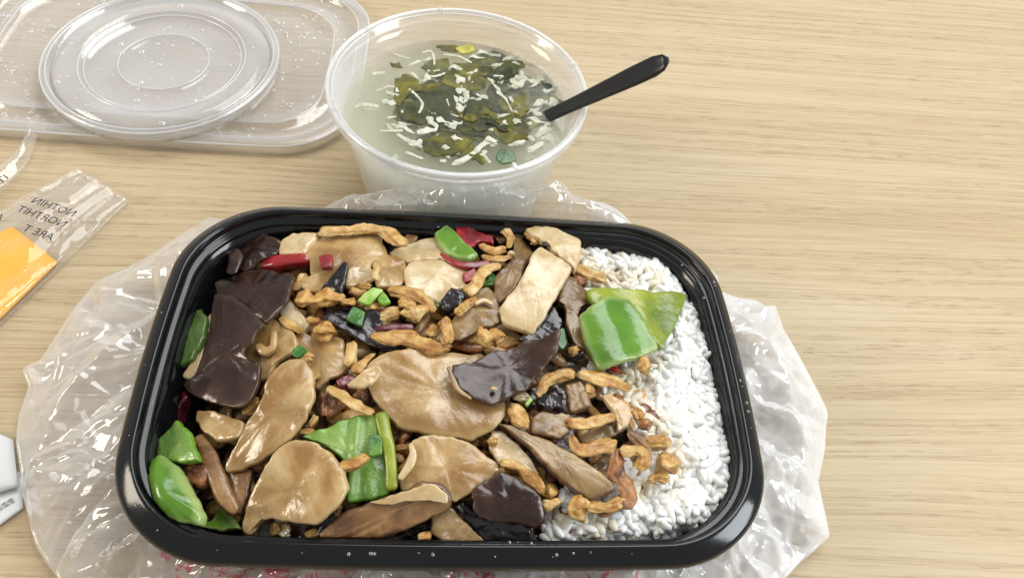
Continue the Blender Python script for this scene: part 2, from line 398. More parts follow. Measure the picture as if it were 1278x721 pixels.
v, f = shell(prof, TW, TD, TR)
tray = empty('meal_tray', (TX, TY, 0)); tray.rotation_euler.z = TA
tag(tray, 'black rectangular plastic takeaway tray with rounded corners holding the meal', 'tray')
obj('tray_body', v, f, MT['black'], tray)
CT, ST = math.cos(TA), math.sin(TA)
def to_tray(p):
    x, y = p[0] - TX, p[1] - TY; return x * CT + y * ST, -x * ST + y * CT
def from_tray(a, b):
    return TX + a * CT - b * ST, TY + a * ST + b * CT
def drops(name, spots, parent, m):
    """little water beads, joined: each a squashed dome of 5 rings"""
    V, Fc = [], []
    for (x, y, z, r) in spots:
        o = len(V); hgt = r * random.uniform(0.45, 0.8); sx = random.uniform(0.85, 1.2)
        for i in range(4):
            a = i / 4 * math.pi / 2
            for j in range(10):
                t = j * math.pi / 5; V.append((x + r * sx * math.cos(a) * math.cos(t), y + r / sx * math.cos(a) * math.sin(t), z + hgt * math.sin(a)))
        V.append((x, y, z + hgt))
        for i in range(3):
            for j in range(10): Fc.append((o + i * 10 + j, o + i * 10 + (j + 1) % 10, o + i * 10 + 10 + (j + 1) % 10, o + i * 10 + 10 + j))
        for j in range(10): Fc.append((o + 30 + j, o + 30 + (j + 1) % 10, o + 40))
    o = obj(name, V, Fc, m, parent); o['kind'] = 'stuff'; return o
sp = []
L1 = rr_loop(TW, TD, 0.0042, TR, 400); L2 = rr_loop(TW, TD, 0.0082, TR, 400)
for i in range(55):
    j = random.randrange(400); k_ = random.random() < 0.65; p = (L1 if k_ else L2)[j]
    sp.append((p[0] + random.uniform(-.001, .001), p[1] + random.uniform(-.001, .001), (HR - .0008 if k_ else HR - 0.0036) - 0.0001, random.choice((.0002, .0002, .0003, .0003, .0004, .0006))))
for i in range(14):
    j = random.randrange(255, 345); p = L1[j]
    sp.append((p[0] + random.uniform(-.001, .001), p[1] + random.uniform(-.0015, .001), HR - 0.0010, random.choice((.0002, .0003, .0003, .0005, .0006))))
drops('water_beads', sp, tray, MT['drop'])

# inner wall of the tray as a limit for the food
def wall_inset(z):
    if z > HR + 0.001: return -0.02
    if z > HR - 0.004: return 0.0070
    return float(np.interp(z, [0.001, 0.0045, 0.022, HR - 0.012, HR - 0.0055], [0.024, 0.0187, 0.0142, 0.0103, 0.0096]))
def keep_in(p, gap=0.0006):
    ins = wall_inset(p.z) + gap
    if ins < 0: return p
    a, b = to_tray(p); w, d = TW - 2 * ins, TD - 2 * ins; r = max(TR - 0.5 * ins, 0.004)
    q = np.array([a, b])
    for _ in range(3):
        s = float(sd_rr(q, w, d, r, TB))
        if s <= 0: break
        e = 1e-5
        g = np.array([float(sd_rr(q + [e, 0], w, d, r, TB)) - s, float(sd_rr(q + [0, e], w, d, r, TB)) - s]) / e
        q = q - g / max(np.linalg.norm(g), 1e-6) * s
    x, y = from_tray(q[0], q[1]); return Vector((x, y, max(p.z, 0.0012)))

# ------------------------------------------------------------------ the heap the food lies on
def heap(x, y):
    a, b = to_tray((x, y))
    q = max(0.0, 1 - abs(a / 0.102) ** 4) * max(0.0, 1 - abs(b / 0.066) ** 4)
    h = 0.0330 + 0.0085 * q
    if a < -0.050: h -= 0.17 * (-0.050 - a)
    return h
def heap_at(px, py, lift=0.0):
    z = 0.035
    for _ in range(6):
        p = at(px, py, z); z = heap(p.x, p.y) + lift
    return at(px, py, z)

CROP = {'A': (170, 265), 'B': (350, 265), 'C': (530, 265), 'D': (680, 300), 'E': (170, 380), 'F': (350, 380), 'G': (530, 380), 'H': (660, 430),
        'I': (170, 500), 'J': (350, 500), 'K': (530, 500), 'L': (660, 540), 'M': (170, 560), 'N': (380, 560), 'O': (530, 560), '': None}
def px(c, pts):
    if c == '': return [(float(p[0]), float(p[1])) for p in pts]
    ox, oy = CROP[c]; return [(ox + p[0] / 5.152, oy + p[1] / 5.152) for p in pts]

_seed = [0]
def slab(name, label, cat, crop, pts, mat, th=0.0035, lift=0.0, tilt=(0, 0), bend=(0, 0), wav=0.0007, jit=0.0006, ridge=None, group=None, n=96, tens=0.55, puff=0.0, edge=1.0, zplane=None, clampwall=True):
    """a flat piece of food: measured outline, its own plane, thickness, bend, waviness and rounded edge"""
    _seed[0] += 1; sd = Vector((_seed[0] * 7.31, _seed[0] * 3.17, 0.5))
    P = cr_closed(px(crop, pts), n, tens)
    cxm = sum(p.x for p in P) / n; cym = sum(p.y for p in P) / n
    C = heap_at(cxm, cym, lift) if zplane is None else at(cxm, cym, zplane)
    if zplane is None:
        gx = (heap(C.x + .004, C.y) - heap(C.x - .004, C.y)) / .008; gy = (heap(C.x, C.y + .004) - heap(C.x, C.y - .004)) / .008
    else: gx = gy = 0
    gx = max(-.5, min(.5, gx)) + tilt[0]; gy = max(-.5, min(.5, gy)) + tilt[1]
    nr = Vector((-gx, -gy, 1)).normalized()
    e1 = Vector((1, 0, gx)).normalized(); e2 = nr.cross(e1)
    bd = []
    for p in P:
        d = ray(p.x, p.y); q = EYE + d * ((C - EYE).dot(nr) / d.dot(nr)) - C
        a, b = q.dot(e1), q.dot(e2)
        j = Vector((a, b, 0)) * 220 + sd
        a += jit * fbm(j, 3); b += jit * fbm(j + Vector((9, 4, 2)), 3)
        bd.append(Vector((a, b)))
    ca = sum((p for p in bd), Vector((0, 0))) / n
    ct, s_t = math.cos(bend[0]), math.sin(bend[0])
    def disp(a, b):
        u = a * ct + b * s_t
        w = bend[1] * (u * u - 0.00008) + wav * fbm(Vector((a, b, 0)) * 75 + sd, 3) + 0.25 * wav * fbm(Vector((a, b, 1)) * 320 + sd, 2)
        if ridge:
            r_ = a * math.cos(ridge[0]) + b * math.sin(ridge[0]); w += ridge[2] * math.cos(r_ * 2 * math.pi * ridge[1] + ridge[3])
        return w
    steps = [(0.0, 0.0, 0), (0.03, 0.30, 0), (0.12, 0.44, 0), (0.30, 0.5, 0)] + [(0.30, 0.5, t) for t in (0.12, 0.28, 0.46, 0.64, 0.82)]
    V, rim = [], []
    def ring(sign, dfrac, zf, t):
        for p in bd:
            r = p - ca; L = max(r.length, 1e-6); dd = min(dfrac * th * edge, 0.35 * L); k = (1 - dd / L) * (1 - t); q = ca + r * k
            zz = sign * th * zf + (puff * (1 - k * k) if puff else 0) + disp(q.x, q.y)
            V.append((q.x, q.y, zz)); rim.append(max(0.0, 1 - (L * (1 - k)) / (th * 0.5)) if L * (1 - k) < th * .5 else 0.0)
    for st in steps: ring(1, *st)
    for st in steps[1:]: ring(-1, *st)
    R = len(steps); Fc = []
    for i in range(R - 1):
        for j in range(n): Fc.append((i * n + j, i * n + (j + 1) % n, (i + 1) * n + (j + 1) % n, (i + 1) * n + j))
    for i in range(R - 1):
        lo = 0 if i == 0 else R + i - 1
        for j in range(n): Fc.append((lo * n + (j + 1) % n, lo * n + j, (R + i) * n + j, (R + i) * n + (j + 1) % n))
    V.append((ca.x, ca.y, th * .5 + puff + disp(ca.x, ca.y))); rim.append(0); t0 = len(V) - 1
    V.append((ca.x, ca.y, -th * .5 + puff + disp(ca.x, ca.y))); rim.append(0); b0 = len(V) - 1
    for j in range(n):
        Fc.append((t0, (R - 1) * n + j, (R - 1) * n + (j + 1) % n)); Fc.append((b0, (2 * R - 2) * n + (j + 1) % n, (2 * R - 2) * n + j))
    # area sign: make the top face up
    ar = sum(bd[i].x * bd[(i + 1) % n].y - bd[(i + 1) % n].x * bd[i].y for i in range(n))
    if ar < 0: Fc = [tuple(reversed(x)) for x in Fc]
    out = []
    for (a, b, z) in V:
        w = C + e1 * a + e2 * b + nr * z
        if clampwall: w = keep_in(w)
        out.append(w - C)
    o = obj(name, out, Fc, MT[mat], None, C, attrs={'rim': rim})
    return tag(o, label, cat, group)

def tube(name, label, cat, crop, path, widths, mat, flat=0.5, lift=0.002, rough=0.2, freq=260, dz=None, group=None, seg=24, zplane=None, twist=0.0, clampwall=True, torn=0.0):
    """a strip or lump of food swept along a measured path, with fibrous uneven skin"""
    _seed[0] += 1; sd = Vector((_seed[0] * 5.13, _seed[0] * 2.71, 1.5))
    P = px(crop, path); sc = 1 if crop == '' else 5.152
    pts, rad = [], []
    wsc = random.Random(_seed[0]).uniform(.78, 1.06) if torn else 1.0
    for i, (x, y) in enumerate(P):
        p = heap_at(x, y, lift) if zplane is None else at(x, y, zplane)
        if dz: p.z += dz[i]
        pts.append(p); rad.append(wsc * widths[min(i, len(widths) - 1)] / sc * depth(p) / F / 2)
    # extend by nothing: ends are rounded inside the path
    ns = max(22, 9 * len(P))
    C3 = cr_open(pts, ns); rr = cr_open([(r, 0, 0) for r in rad], ns)
    Ls = [0.0]
    for i in range(1, ns): Ls.append(Ls[-1] + (C3[i] - C3[i - 1]).length)
    tot = Ls[-1]
    o0 = sum(C3, Vector()) / ns
    V, AL, AR = [], [], []
    sq = 0.62; nc = 4 + _seed[0] % 2; ph0 = _seed[0] * .7
    for i in range(ns):
        t = (C3[min(i + 1, ns - 1)] - C3[max(i - 1, 0)]).normalized()
        side = t.cross(Vector((0, 0, 1)))
        side = side.normalized() if side.length > 1e-4 else Vector((1, 0, 0))
        upv = side.cross(t).normalized()
        r = max(rr[i].x, 0.0003); e = min(Ls[i], tot - Ls[i]) / (r * 0.9)
        k = 0.38 + 0.62 * math.sqrt(max(0.0, 1 - (1 - min(e, 1)) ** 2))
        k *= 1 + 1.1 * rough * mn.noise(Vector((Ls[i] * 210, 1.3, 0)) + sd)
        wob = (side * mn.noise(Vector((Ls[i] * 160, 5, 0)) + sd) + upv * mn.noise(Vector((Ls[i] * 160, 9, 2)) + sd)) * r * rough * 1.3
        tw = twist * i / ns + 1.5 * mn.noise(Vector((Ls[i] * 60, 7, 7)) + sd)
        for j in range(seg):
            a = 2 * math.pi * j / seg + tw
            ca, sa = math.cos(a), math.sin(a)
            ss = math.copysign(abs(ca) ** sq, ca), math.copysign(abs(sa) ** sq, sa)
            if torn:
                ap = (a + ph0) % (2 * math.pi / nc); pol = math.cos(math.pi / nc) / math.cos(ap - math.pi / nc)
                k2 = k * 1.12 * pol * (1 + torn * mn.noise(Vector((ca * 1.25, sa * 1.25, Ls[i] * 120)) + sd) + .5 * torn * mn.noise(Vector((ca * 2.6, sa * 2.6, Ls[i] * 260)) + sd * 1.3))
                k2 = max(k2, .25 * k); ss = ca, sa
                q = C3[i] + wob + (side * ca + upv * sa * flat) * r * k2
                if e < 1: q += t * (r * .7 * mn.noise(Vector((ca, sa, 3)) + sd) * (1 - e))
            else: q = C3[i] + wob + (side * ss[0] + upv * ss[1] * flat) * r * k
            loc_ = Vector(((q - o0).dot(t) * .55, (q - o0).dot(side), (q - o0).dot(upv)))
            vd = mn.voronoi(loc_ * freq * 1.1 + sd)[0]
            vd2 = mn.voronoi(loc_ * freq * 2.4 + sd * 1.7)[0]
            rdg = 1 - 2 * abs(mn.noise(Vector((math.cos(a) * 2.1, math.sin(a) * 2.1, Ls[i] * 110)) + sd))
            d = fbm((q - o0) * freq * .8 + sd, 3) * rough + 0.5 * rough * (rdg - .5) + rough * (0.75 - 1.5 * vd[0]) + .45 * rough * (.6 - 1.4 * vd2[0])
            q = q + (side * ss[0] + upv * ss[1]) * r * k * max(-.55, min(.7, d))
            AL.append(Ls[i] * 130 + sd.x); AR.append(a * 5 + 0.6 * mn.noise(q * 200))
            V.append(q)
    Fc = []
    for i in range(ns - 1):
        for j in range(seg): Fc.append((i * seg + j, i * seg + (j + 1) % seg, (i + 1) * seg + (j + 1) % seg, (i + 1) * seg + j))
    V.append(C3[0]); V.append(C3[-1]); AL += [0, 0]; AR += [0, 0]; a0, b0 = len(V) - 2, len(V) - 1
    for j in range(seg):
        Fc.append((a0, (j + 1) % seg, j)); Fc.append((b0, (ns - 1) * seg + j, (ns - 1) * seg + (j + 1) % seg))
    if clampwall: V = [keep_in(p) for p in V]
    o = obj(name, [p - o0 for p in V], Fc, MT[mat], None, o0, attrs={'along': AL, 'around': AR})
    return tag(o, label, cat, group)
def lump(name, label, cat, crop, c, r, mat, lift=0.003, rough=0.3, ang=0.0, **kw):
    x, y = c; dx, dy = math.cos(ang) * r[0] * 0.75, math.sin(ang) * r[0] * 0.75
    rr_ = random.Random(int(x * 7 + y * 13)); j = lambda: rr_.uniform(.75, 1.2)
    return tube(name, label, cat, crop, [(x - dx, y - dy + .2 * r[1] * (j() - 1)), (x, y - 0.3 * r[1] * (j() - .9)), (x + dx, y + dy)], [r[1] * 1.6 * j(), r[1] * 2.1 * j(), r[1] * 1.6 * j()], mat, 0.75, lift, rough * 1.15, 300, **kw)

# ------------------------------------------------------------------ sauce bed under the pieces (a mass nobody can count)
def scraps(parent):
    rs = random.Random(77); V, Fc, MI = [], [], []
    for i in range(420):
        a, b = rs.uniform(-.088, .075), rs.uniform(-.058, .058)
        if a > .035 and b > -.03 and rs.random() < .7: continue
        x, y = from_tray(a, b); c = Vector((x, y, heap(x, y) - rs.uniform(.0005, .004))); o_ = len(V)
        L, w, h = rs.uniform(.003, .008), rs.uniform(.0018, .0034), rs.uniform(.0012, .0026); yaw = rs.uniform(0, 6.28); sd = Vector((i * 3.7, i * 1.3, 0))
        if a < -.075: c.z -= .004
        for r_ in range(9):
            u = -1 + 2 * r_ / 8; k = max(.15, (1 - abs(u) ** 3)) ** .5
            for j in range(10):
                t = j * math.pi / 5; q = Vector((L * u, w * k * math.cos(t), h * k * math.sin(t) + .0012 * mn.noise(Vector((u * 1.2, i, 2)))))
                q *= 1 + .35 * fbm(q * 260 + sd, 3)
                V.append(keep_in(c + Vector((q.x * math.cos(yaw) - q.y * math.sin(yaw), q.x * math.sin(yaw) + q.y * math.cos(yaw), q.z)), .001))
        m_ = rs.choice((0, 0, 1, 1, 2, 3))
        for r_ in range(8):
            for j in range(10): Fc.append((o_ + r_ * 10 + j, o_ + r_ * 10 + (j + 1) % 10, o_ + r_ * 10 + 10 + (j + 1) % 10, o_ + r_ * 10 + 10 + j)); MI.append(m_)
        Fc.append(tuple(o_ + j for j in reversed(range(10)))); Fc.append(tuple(o_ + 80 + j for j in range(10))); MI += [m_, m_]
    s = obj('food_scraps', V, Fc, MT['meatd'], parent)
    for k in ('meat', 'brown', 'shiitake'): s.data.materials.append(MT[k])
    s.data.polygons.foreach_set('material_index', MI); s['kind'] = 'stuff'
def bed():
    na, nb = 110, 76; V, Fc, ok = [], [], {}
    for i in range(na):
        for j in range(nb):
            a = -0.101 + 0.202 * i / (na - 1); b = -0.066 + 0.132 * j / (nb - 1)
            x, y = from_tray(a, b)
            z = heap(x, y) - 0.0055 + 0.0028 * fbm(Vector((a, b, 0)) * 130, 3)
            e = max(0.0, -a - 0.070) / 0.02 + max(0.0, b - 0.050) / 0.012
            z -= 0.006 * min(e, 1.5)
            z = max(z, 0.003)
            p = keep_in(Vector((x, y, z)), 0.0004); V.append(p)
    for i in range(na - 1):
        for j in range(nb - 1):
            k = i * nb + j; Fc.append((k, k + nb, k + nb + 1, k + 1))
    o = obj('sauce_bed', V, Fc, MT['bed'])
    scraps(o)
    tag(o, 'dark brown sauce and small scraps filling the gaps beneath the food', 'sauce', None, 'stuff')
bed()

# ------------------------------------------------------------------ mushrooms
def king(where, crop, pts, mat='king', **kw):
    kw['th'] = kw.get('th', .0035) * .65; kw['wav'] = kw.get('wav', .0007) * 1.7; b_ = kw.get('bend', (random.uniform(0, 3), -3)); kw['bend'] = (b_[0], b_[1] * 1.5)
    return slab('mushroom_slice', where, 'mushroom', crop, pts, mat, group='mushroom slices in the meal', **kw)
king('pale blunt mushroom slice tucked behind the red chili at the tray\'s far wall', 'B', [(5,210),(80,160),(250,155),(200,240),(150,280),(5,280)], 'pale', th=.006, lift=.006, tilt=(0,.15))
king('broad tan mushroom slice with a dark speck, beneath the yellow strip at the far wall', 'B', [(130,250),(200,190),(330,145),(480,140),(570,105),(650,110),(660,200),(690,260),(600,320),(580,380),(460,400),(380,390),(250,400),(190,390),(190,300),(150,280)], th=.004, lift=.004, tilt=(0,.12), bend=(0.3,-4))
king('cream wedge of mushroom touching the small green pepper at the far wall', 'B', [(700,265),(860,205),(990,165),(1035,240),(1060,320),(820,330),(730,290)], 'pale', th=.0045, lift=.003, tilt=(0,.1))
king('cream rounded mushroom slice between the red chili and the dark cube', '', [(503,342),(510,331),(535,327),(560,329),(584,340),(590,350),(580,362),(562,368),(550,380),(530,371),(507,362)], 'pale', th=.005, lift=.004, tilt=(0,-.05), bend=(1.5,-4))
king('tan mushroom slice with brown top edge beside the cream rounded slice', 'B', [(590,300),(680,275),(800,320),(795,440),(770,490),(620,490),(600,420)], 'king', th=.004, lift=.003)
king('small pale mushroom piece above the bright green scallion bits', 'B', [(430,400),(470,365),(590,380),(600,450),(500,480),(420,490)], 'pale', th=.004, lift=.003)
king('tan mushroom slice lying under the pointed purple sliver', 'B', [(140,490),(180,440),(250,400),(430,340),(400,430),(300,510),(200,520)], 'king', th=.004, lift=.0035)
king('long wet brown mushroom slice along the big cream rectangle', 'C', [(570,140),(630,150),(695,240),(650,350),(610,460),(540,540),(480,570),(440,540),(450,430),(540,330),(590,250)], 'brown', th=.005, lift=.004, bend=(0.8,-6))
king('big cream rectangular mushroom slab leaning beside the black wood ear', '', [(674,306),(694,319),(713,334),(711,342),(690,380),(665,416),(646,411),(628,404),(623,386),(639,366),(652,345),(662,322)], 'pale', th=.0048, lift=.0095, tilt=(0.05,.12), wav=.0004)
king('smooth beige mushroom slice at the far wall next to the rice', 'C', [(650,125),(740,98),(830,118),(930,165),(995,205),(1005,270),(970,350),(900,320),(800,240),(740,200),(690,180)], 'pale', th=.006, lift=.009, tilt=(0,.1), bend=(2.2,-6))
king('grey-brown mushroom slice with a curled lip under the twisted meat strip', '', [(585,378),(596,362),(608,358),(618,370),(625,390),(624,406),(602,412),(575,427),(565,424),(562,402),(572,390)], 'brown', th=.004, lift=.004, tilt=(0,.08))
king('wet brown mushroom slice between the cream slab and the green pepper', 'D', [(150,235),(230,290),(290,360),(280,410),(230,440),(205,500),(235,600),(275,715),(200,700),(150,600),(125,480),(110,420),(75,400)], 'brown', th=.004, lift=.002)
king('tan mushroom round with a folded brown knot beside the wood ear sheets', 'E', [(870,97),(960,130),(1030,210),(1040,270),(1000,330),(900,400),(850,480),(800,490),(790,420),(730,360),(700,310),(750,200),(810,130)], 'king', th=.0035, lift=.003, tilt=(.05,.1))
king('large tan mushroom slice lying diagonally from the wood ear toward the pepper', '', [(344,465),(360,449),(376,448),(390,464),(394,487),(388,508),(380,528),(362,549),(339,568),(317,579),(279,586),(283,574),(296,552),(306,533),(328,505),(334,483)], 'king', th=.0036, lift=.008, tilt=(-.05,.12), bend=(.9,-4), wav=.001)
king('large round tan mushroom slice by the tray\'s near wall, one edge drooping', '', [(341,572),(362,549),(389,550),(414,566),(430,587),(434,609),(421,634),(398,654),(375,655),(350,650),(318,648),(306,667),(299,660),(306,636),(318,606)], 'king', th=.0042, lift=.007, tilt=(.05,.05), bend=(.6,-5), wav=.0008)
king('translucent tan mushroom slice beneath the meat cubes in the middle', 'F', [(100,190),(230,215),(400,220),(420,330),(455,410),(340,490),(235,550),(215,470),(190,400),(130,370)], 'king', th=.0035, lift=.001)
king('largest mushroom slice, tan and saucy, in the centre of the meal', '', [(460,458),(476,444),(505,439),(560,440),(604,441),(620,470),(628,500),(631,519),(613,539),(586,550),(569,546),(530,542),(498,532),(482,516),(465,497),(456,478)], 'king', th=.0042, lift=.006, tilt=(0,.05), bend=(1.2,-3), wav=.0007)
king('small tan mushroom flap folded over the largest slice', 'F', [(435,532),(540,440),(630,405),(655,440),(600,510),(520,545)], 'pale', th=.003, lift=.0105, tilt=(.1,0))
king('tan mushroom slice below the largest one, above the shiitake half', '', [(513,553),(525,546),(544,543),(562,545),(587,553),(611,572),(624,586),(590,615),(566,626),(535,612),(500,612),(498,597),(508,575)], 'king', th=.004, lift=.006, tilt=(0,.05), bend=(.4,-4))
king('pale translucent mushroom slice between meat strips near the plum-edged slice', 'K', [(430,195),(490,200),(600,280),(690,400),(740,480),(640,460),(560,400),(480,410),(415,310)], 'pale', th=.004, lift=.003)
king('long olive-brown mushroom slice with a plum skin edge', '', [(620,528),(640,532),(685,552),(724,574),(757,596),(767,609),(753,620),(734,622),(699,603),(677,580),(655,556),(640,543)], 'brown', th=.006, lift=.006, bend=(2.0,-5), wav=.0005)
king('grey-green mushroom slice with a notched edge amid the meat by the rice', 'H', [(15,480),(90,430),(160,455),(220,445),(268,465),(265,545),(200,610),(100,590),(15,570)], 'brown', th=.004, lift=.006)
king('pale wet mushroom shred crossing the meat strips by the rice', 'H', [(475,335),(520,320),(600,375),(655,430),(640,510),(570,555),(555,470),(500,400)], 'pale', th=.004, lift=.006)
king('brown curved mushroom slice beside the knobbly dark shiitake', 'H', [(230,265),(320,245),(375,330),(385,420),(270,440),(240,350)], 'brown', th=.005, lift=.006)
king('dull grey mushroom slice under the meat strips near the rice', 'H', [(300,600),(430,550),(560,515),(630,545),(520,610),(340,640)], 'brown', th=.004, lift=.002)
king('tan mushroom slice below the lower wood ear sheet', 'I', [(395,70),(480,75),(600,105),(705,150),(670,250),(560,275),(450,220),(390,130)], 'king', th=.005, lift=.004, bend=(.3,-6))
tube('mushroom_slice', 'thin tan mushroom edge showing beside the lower wood ear sheet', 'mushroom', 'E', [(480,60),(445,190),(385,370),(325,480)], [14,35,60,80], 'pale', .35, .006, .05, 120, group='mushroom slices in the meal')
king('pale mushroom piece at the corner of the upper wood ear sheet', 'F', [(0,60),(80,5),(185,120),(150,190),(80,160)], 'pale', th=.004, lift=.002)
king('dark brown mushroom cap behind the magenta chili at the far wall', 'C', [(315,95),(400,58),(490,85),(530,200),(480,220),(430,150)], 'shiitake', th=.005, lift=.003, tilt=(0,.1))
king('thin brown mushroom strip against the far wall by the green pepper', 'C', [(60,95),(120,80),(210,88),(205,125),(100,130)], 'brown', th=.003, lift=.0, tilt=(0,.2))
king('dark wrinkled piece at the end of the yellow strip by the far wall', 'B', [(800,160),(840,140),(890,175),(860,215),(800,215)], 'shiitake', th=.004, lift=.003, tilt=(0,.1))
tube('shiitake_slice', 'shiitake slice on edge with an orange rim beside the glossy pepper', 'mushroom', 'I', [(400,225),(460,340),(520,490),(580,640),(650,720)], [70,95,110,110,60], 'shiitake', .7, .004, .06, 150)
king('brown shiitake cap under the large diagonal slice', 'M', [(590,160),(740,140),(730,290),(690,430),(620,420),(570,300)], 'shiitake', th=.004, lift=.001)
tube('mushroom_stalk', 'short brown mushroom stalk resting on the glossy pepper', 'mushroom', 'I', [(300,490),(380,490),(480,490)], [170,150,150], 'meatd', .8, .004, .10, 120)
king('half shiitake with dark rim and gills by the near wall', 'N', [(95,545),(170,470),(240,412),(420,340),(620,268),(760,208),(860,215),(945,290),(938,370),(850,420),(700,500),(500,565),(250,595),(120,580)], 'shiitake', th=.007, lift=.006, tilt=(0,.15), ridge=(2.2,420,.0002,0), wav=.0004)
king('cream cut face of the half shiitake by the near wall', 'N', [(420,350),(620,285),(760,225),(860,235),(925,295),(925,350),(860,330),(740,330),(600,345),(480,360)], 'pale', th=.003, lift=.0112, tilt=(0,.15))
king('brown plum mushroom skin below the half shiitake at the near wall', 'O', [(50,400),(100,370),(160,372),(260,470),(380,590),(250,605),(120,590),(40,530)], 'brown', th=.004, lift=.003)
tube('mushroom_edge', 'thin cream curled lip on the slice above the shiitake half', 'mushroom', 'J', [(835,270),(852,340),(830,410),(765,505)], [25,45,55,40], 'pale', .5, .0095, .06, 120)
lump('shiitake_mushroom', 'knobbly dark shiitake cap amid the meat strips', 'mushroom', 'H', (130,385), (110,60), 'earblack', .006, .25)
tube('mushroom_knot', 'small folded brown knot on the tan mushroom round', 'mushroom', 'E', [(775,260),(830,300),(880,270),(890,170)], [55,65,50,40], 'king', .8, .0065, .12)
tube('mushroom_lip', 'pale curved mushroom lip under the twisted meat strip', 'mushroom', 'C', [(320,590),(380,565),(440,590)], [30,36,24], 'pale', .5, .008, .06)

# ------------------------------------------------------------------ wood ear
def ear(label, crop, pts, mat='ear', **kw):
    kw.setdefault('th', .0018); kw.setdefault('wav', .0017); kw.setdefault('tens', .3)
    return slab('wood_ear', label, 'wood ear', crop, pts, mat, group='wood ear pieces in the meal', **kw)
ear('dark wood ear leaf leaning in the tray\'s far corner', 'A', [(690,92),(800,130),(930,195),(905,270),(800,330),(700,390),(640,330),(650,170)], 'ear', lift=.006, tilt=(-.1,.30))
tube('wood_ear', 'narrow curled plum wood ear sliver in the far corner', 'wood ear', 'A', [(540,145),(590,225),(640,290),(610,400)], [24,60,90,66], 'ear', .3, .008, .06, group='wood ear pieces in the meal')
ear('upper of the two big dark wood ear sheets near the far corner', 'A', [(518,475),(600,418),(700,385),(790,370),(920,388),(1022,410),(1005,500),(980,570),(840,715),(700,660),(540,570)], 'ear', lift=.006, tilt=(0.05,-.10), bend=(1.3,-7))
ear('lower of the two big wood ear sheets, dusted with fine bubbles', 'E', [(488,40),(510,-60),(640,-40),(830,120),(775,190),(755,250),(700,290),(695,330),(735,368),(805,388),(800,450),(770,540),(720,655),(620,668),(480,632),(340,560),(300,515),(370,480),(425,340)], 'ear', lift=.009, tilt=(.08,.05), bend=(.2,-4))
ear('small glossy black scrap by the tray wall above the dull green pepper', 'A', [(325,590),(420,570),(505,560),(512,630),(440,625),(385,630),(345,715),(325,690)], 'earblack', lift=-.002)
ear('flat black wood ear leaf under the scallion square in the middle', 'F', [(258,92),(360,50),(450,15),(600,20),(660,100),(640,200),(740,265),(810,290),(670,318),(500,232),(380,165)], 'earblack', lift=.004, th=.0022)
ear('large curled plum wood ear lying on the largest mushroom slice', 'G', [(180,412),(330,372),(420,305),(560,282),(650,235),(760,225),(872,182),(852,310),(785,400),(705,470),(650,545),(560,585),(430,652),(330,615),(225,560),(185,480)], 'ear', lift=.0115, th=.0022, tilt=(.08,.05), bend=(.45,7), wav=.0012)
tube('wood_ear', 'tan curled lip along the large plum wood ear', 'wood ear', 'G', [(150,400),(180,470),(215,545),(300,605)], [22,34,34,20], 'brown', .5, .0125, .06, 120, group='wood ear pieces in the meal')
ear('black wrinkled wood ear under the cream slab', 'G', [(590,240),(690,185),(760,100),(815,15),(885,100),(865,165),(760,225),(650,250)], 'earblack', lift=.006, ridge=(.9,180,.0002,0))
ear('smooth plum wood ear folded over at the near wall by the rice', 'O', [(308,262),(400,200),(485,142),(570,172),(680,240),(742,305),(775,435),(725,495),(600,485),(420,470),(318,395)], 'ear', lift=.0075, th=.0025, tilt=(0,.10), bend=(1.5,-9))
ear('wet black wood ear sheet along the near wall below the plum one', 'O', [(190,360),(310,330),(420,450),(640,480),(680,560),(640,612),(490,630),(400,592),(280,480)], 'earblack', lift=.002, th=.002)
ear('small shiny black cube of wood ear in front of the cream rounded slice', 'C', [(165,508),(258,555),(225,620),(120,645),(85,600)], 'earblack', lift=.006, th=.005)
ear('pointed purple-black sliver on the tan mushroom slice', 'B', [(425,336),(448,372),(395,512),(330,500),(262,505),(330,425)], 'earblack', lift=.007, th=.003, tilt=(.15,0))
tube('wood_ear', 'tiny plum spike by the smooth beige mushroom slice', 'wood ear', 'C', [(778,165),(772,220)], [26,44], 'ear', .6, .0105, .08, group='wood ear pieces in the meal')

# ------------------------------------------------------------------ peppers and scallion
def pep(label, crop, pts, mat='pepper', **kw):
    kw.setdefault('th', .0032); kw.setdefault('tens', .4)
    return slab('pepper_piece', label, 'pepper', crop, pts, mat, group='green pepper pieces', **kw)
pep('big glossy green pepper square lying on the rice', '', [(722,394),(737,383),(763,371),(785,374),(797,388),(816,422),(821,434),(794,448),(775,455),(749,462),(737,440)], 'pepper', lift=.009, tilt=(.0,.05), ridge=(.35,42,.0010,1.0), bend=(.35,-7), wav=.0003)
pep('yellow-green pepper triangle behind the big glossy square', 'D', [(255,330),(420,310),(620,328),(905,356),(855,500),(790,620),(735,700),(640,600),(560,430),(430,410),(300,412)], 'pepper2', lift=.006, th=.0028, ridge=(.2,60,.0005,0))
pep('ribbed green pepper square beside the round tan slice', 'J', [(148,232),(300,180),(430,120),(590,92),(660,250),(700,600),(560,645),(430,655),(440,480),(380,370),(290,290)], 'celery', lift=.004, tilt=(0,.05), ridge=(.15,160,.0006,0), th=.0035)
tube('pepper_piece', 'bright green pepper rib at the edge of the ribbed square', 'pepper', 'J', [(640,75),(680,250),(710,400),(715,580)], [90,85,75,80], 'pepper2', .8, .007, .05, 100, group='green pepper pieces')
pep('torn inner half of the bright pepper in the near corner', 'I', [(85,335),(180,230),(270,132),(345,190),(385,300),(410,390),(290,410),(200,390),(120,380)], 'celery', lift=.010, tilt=(.1,.05))
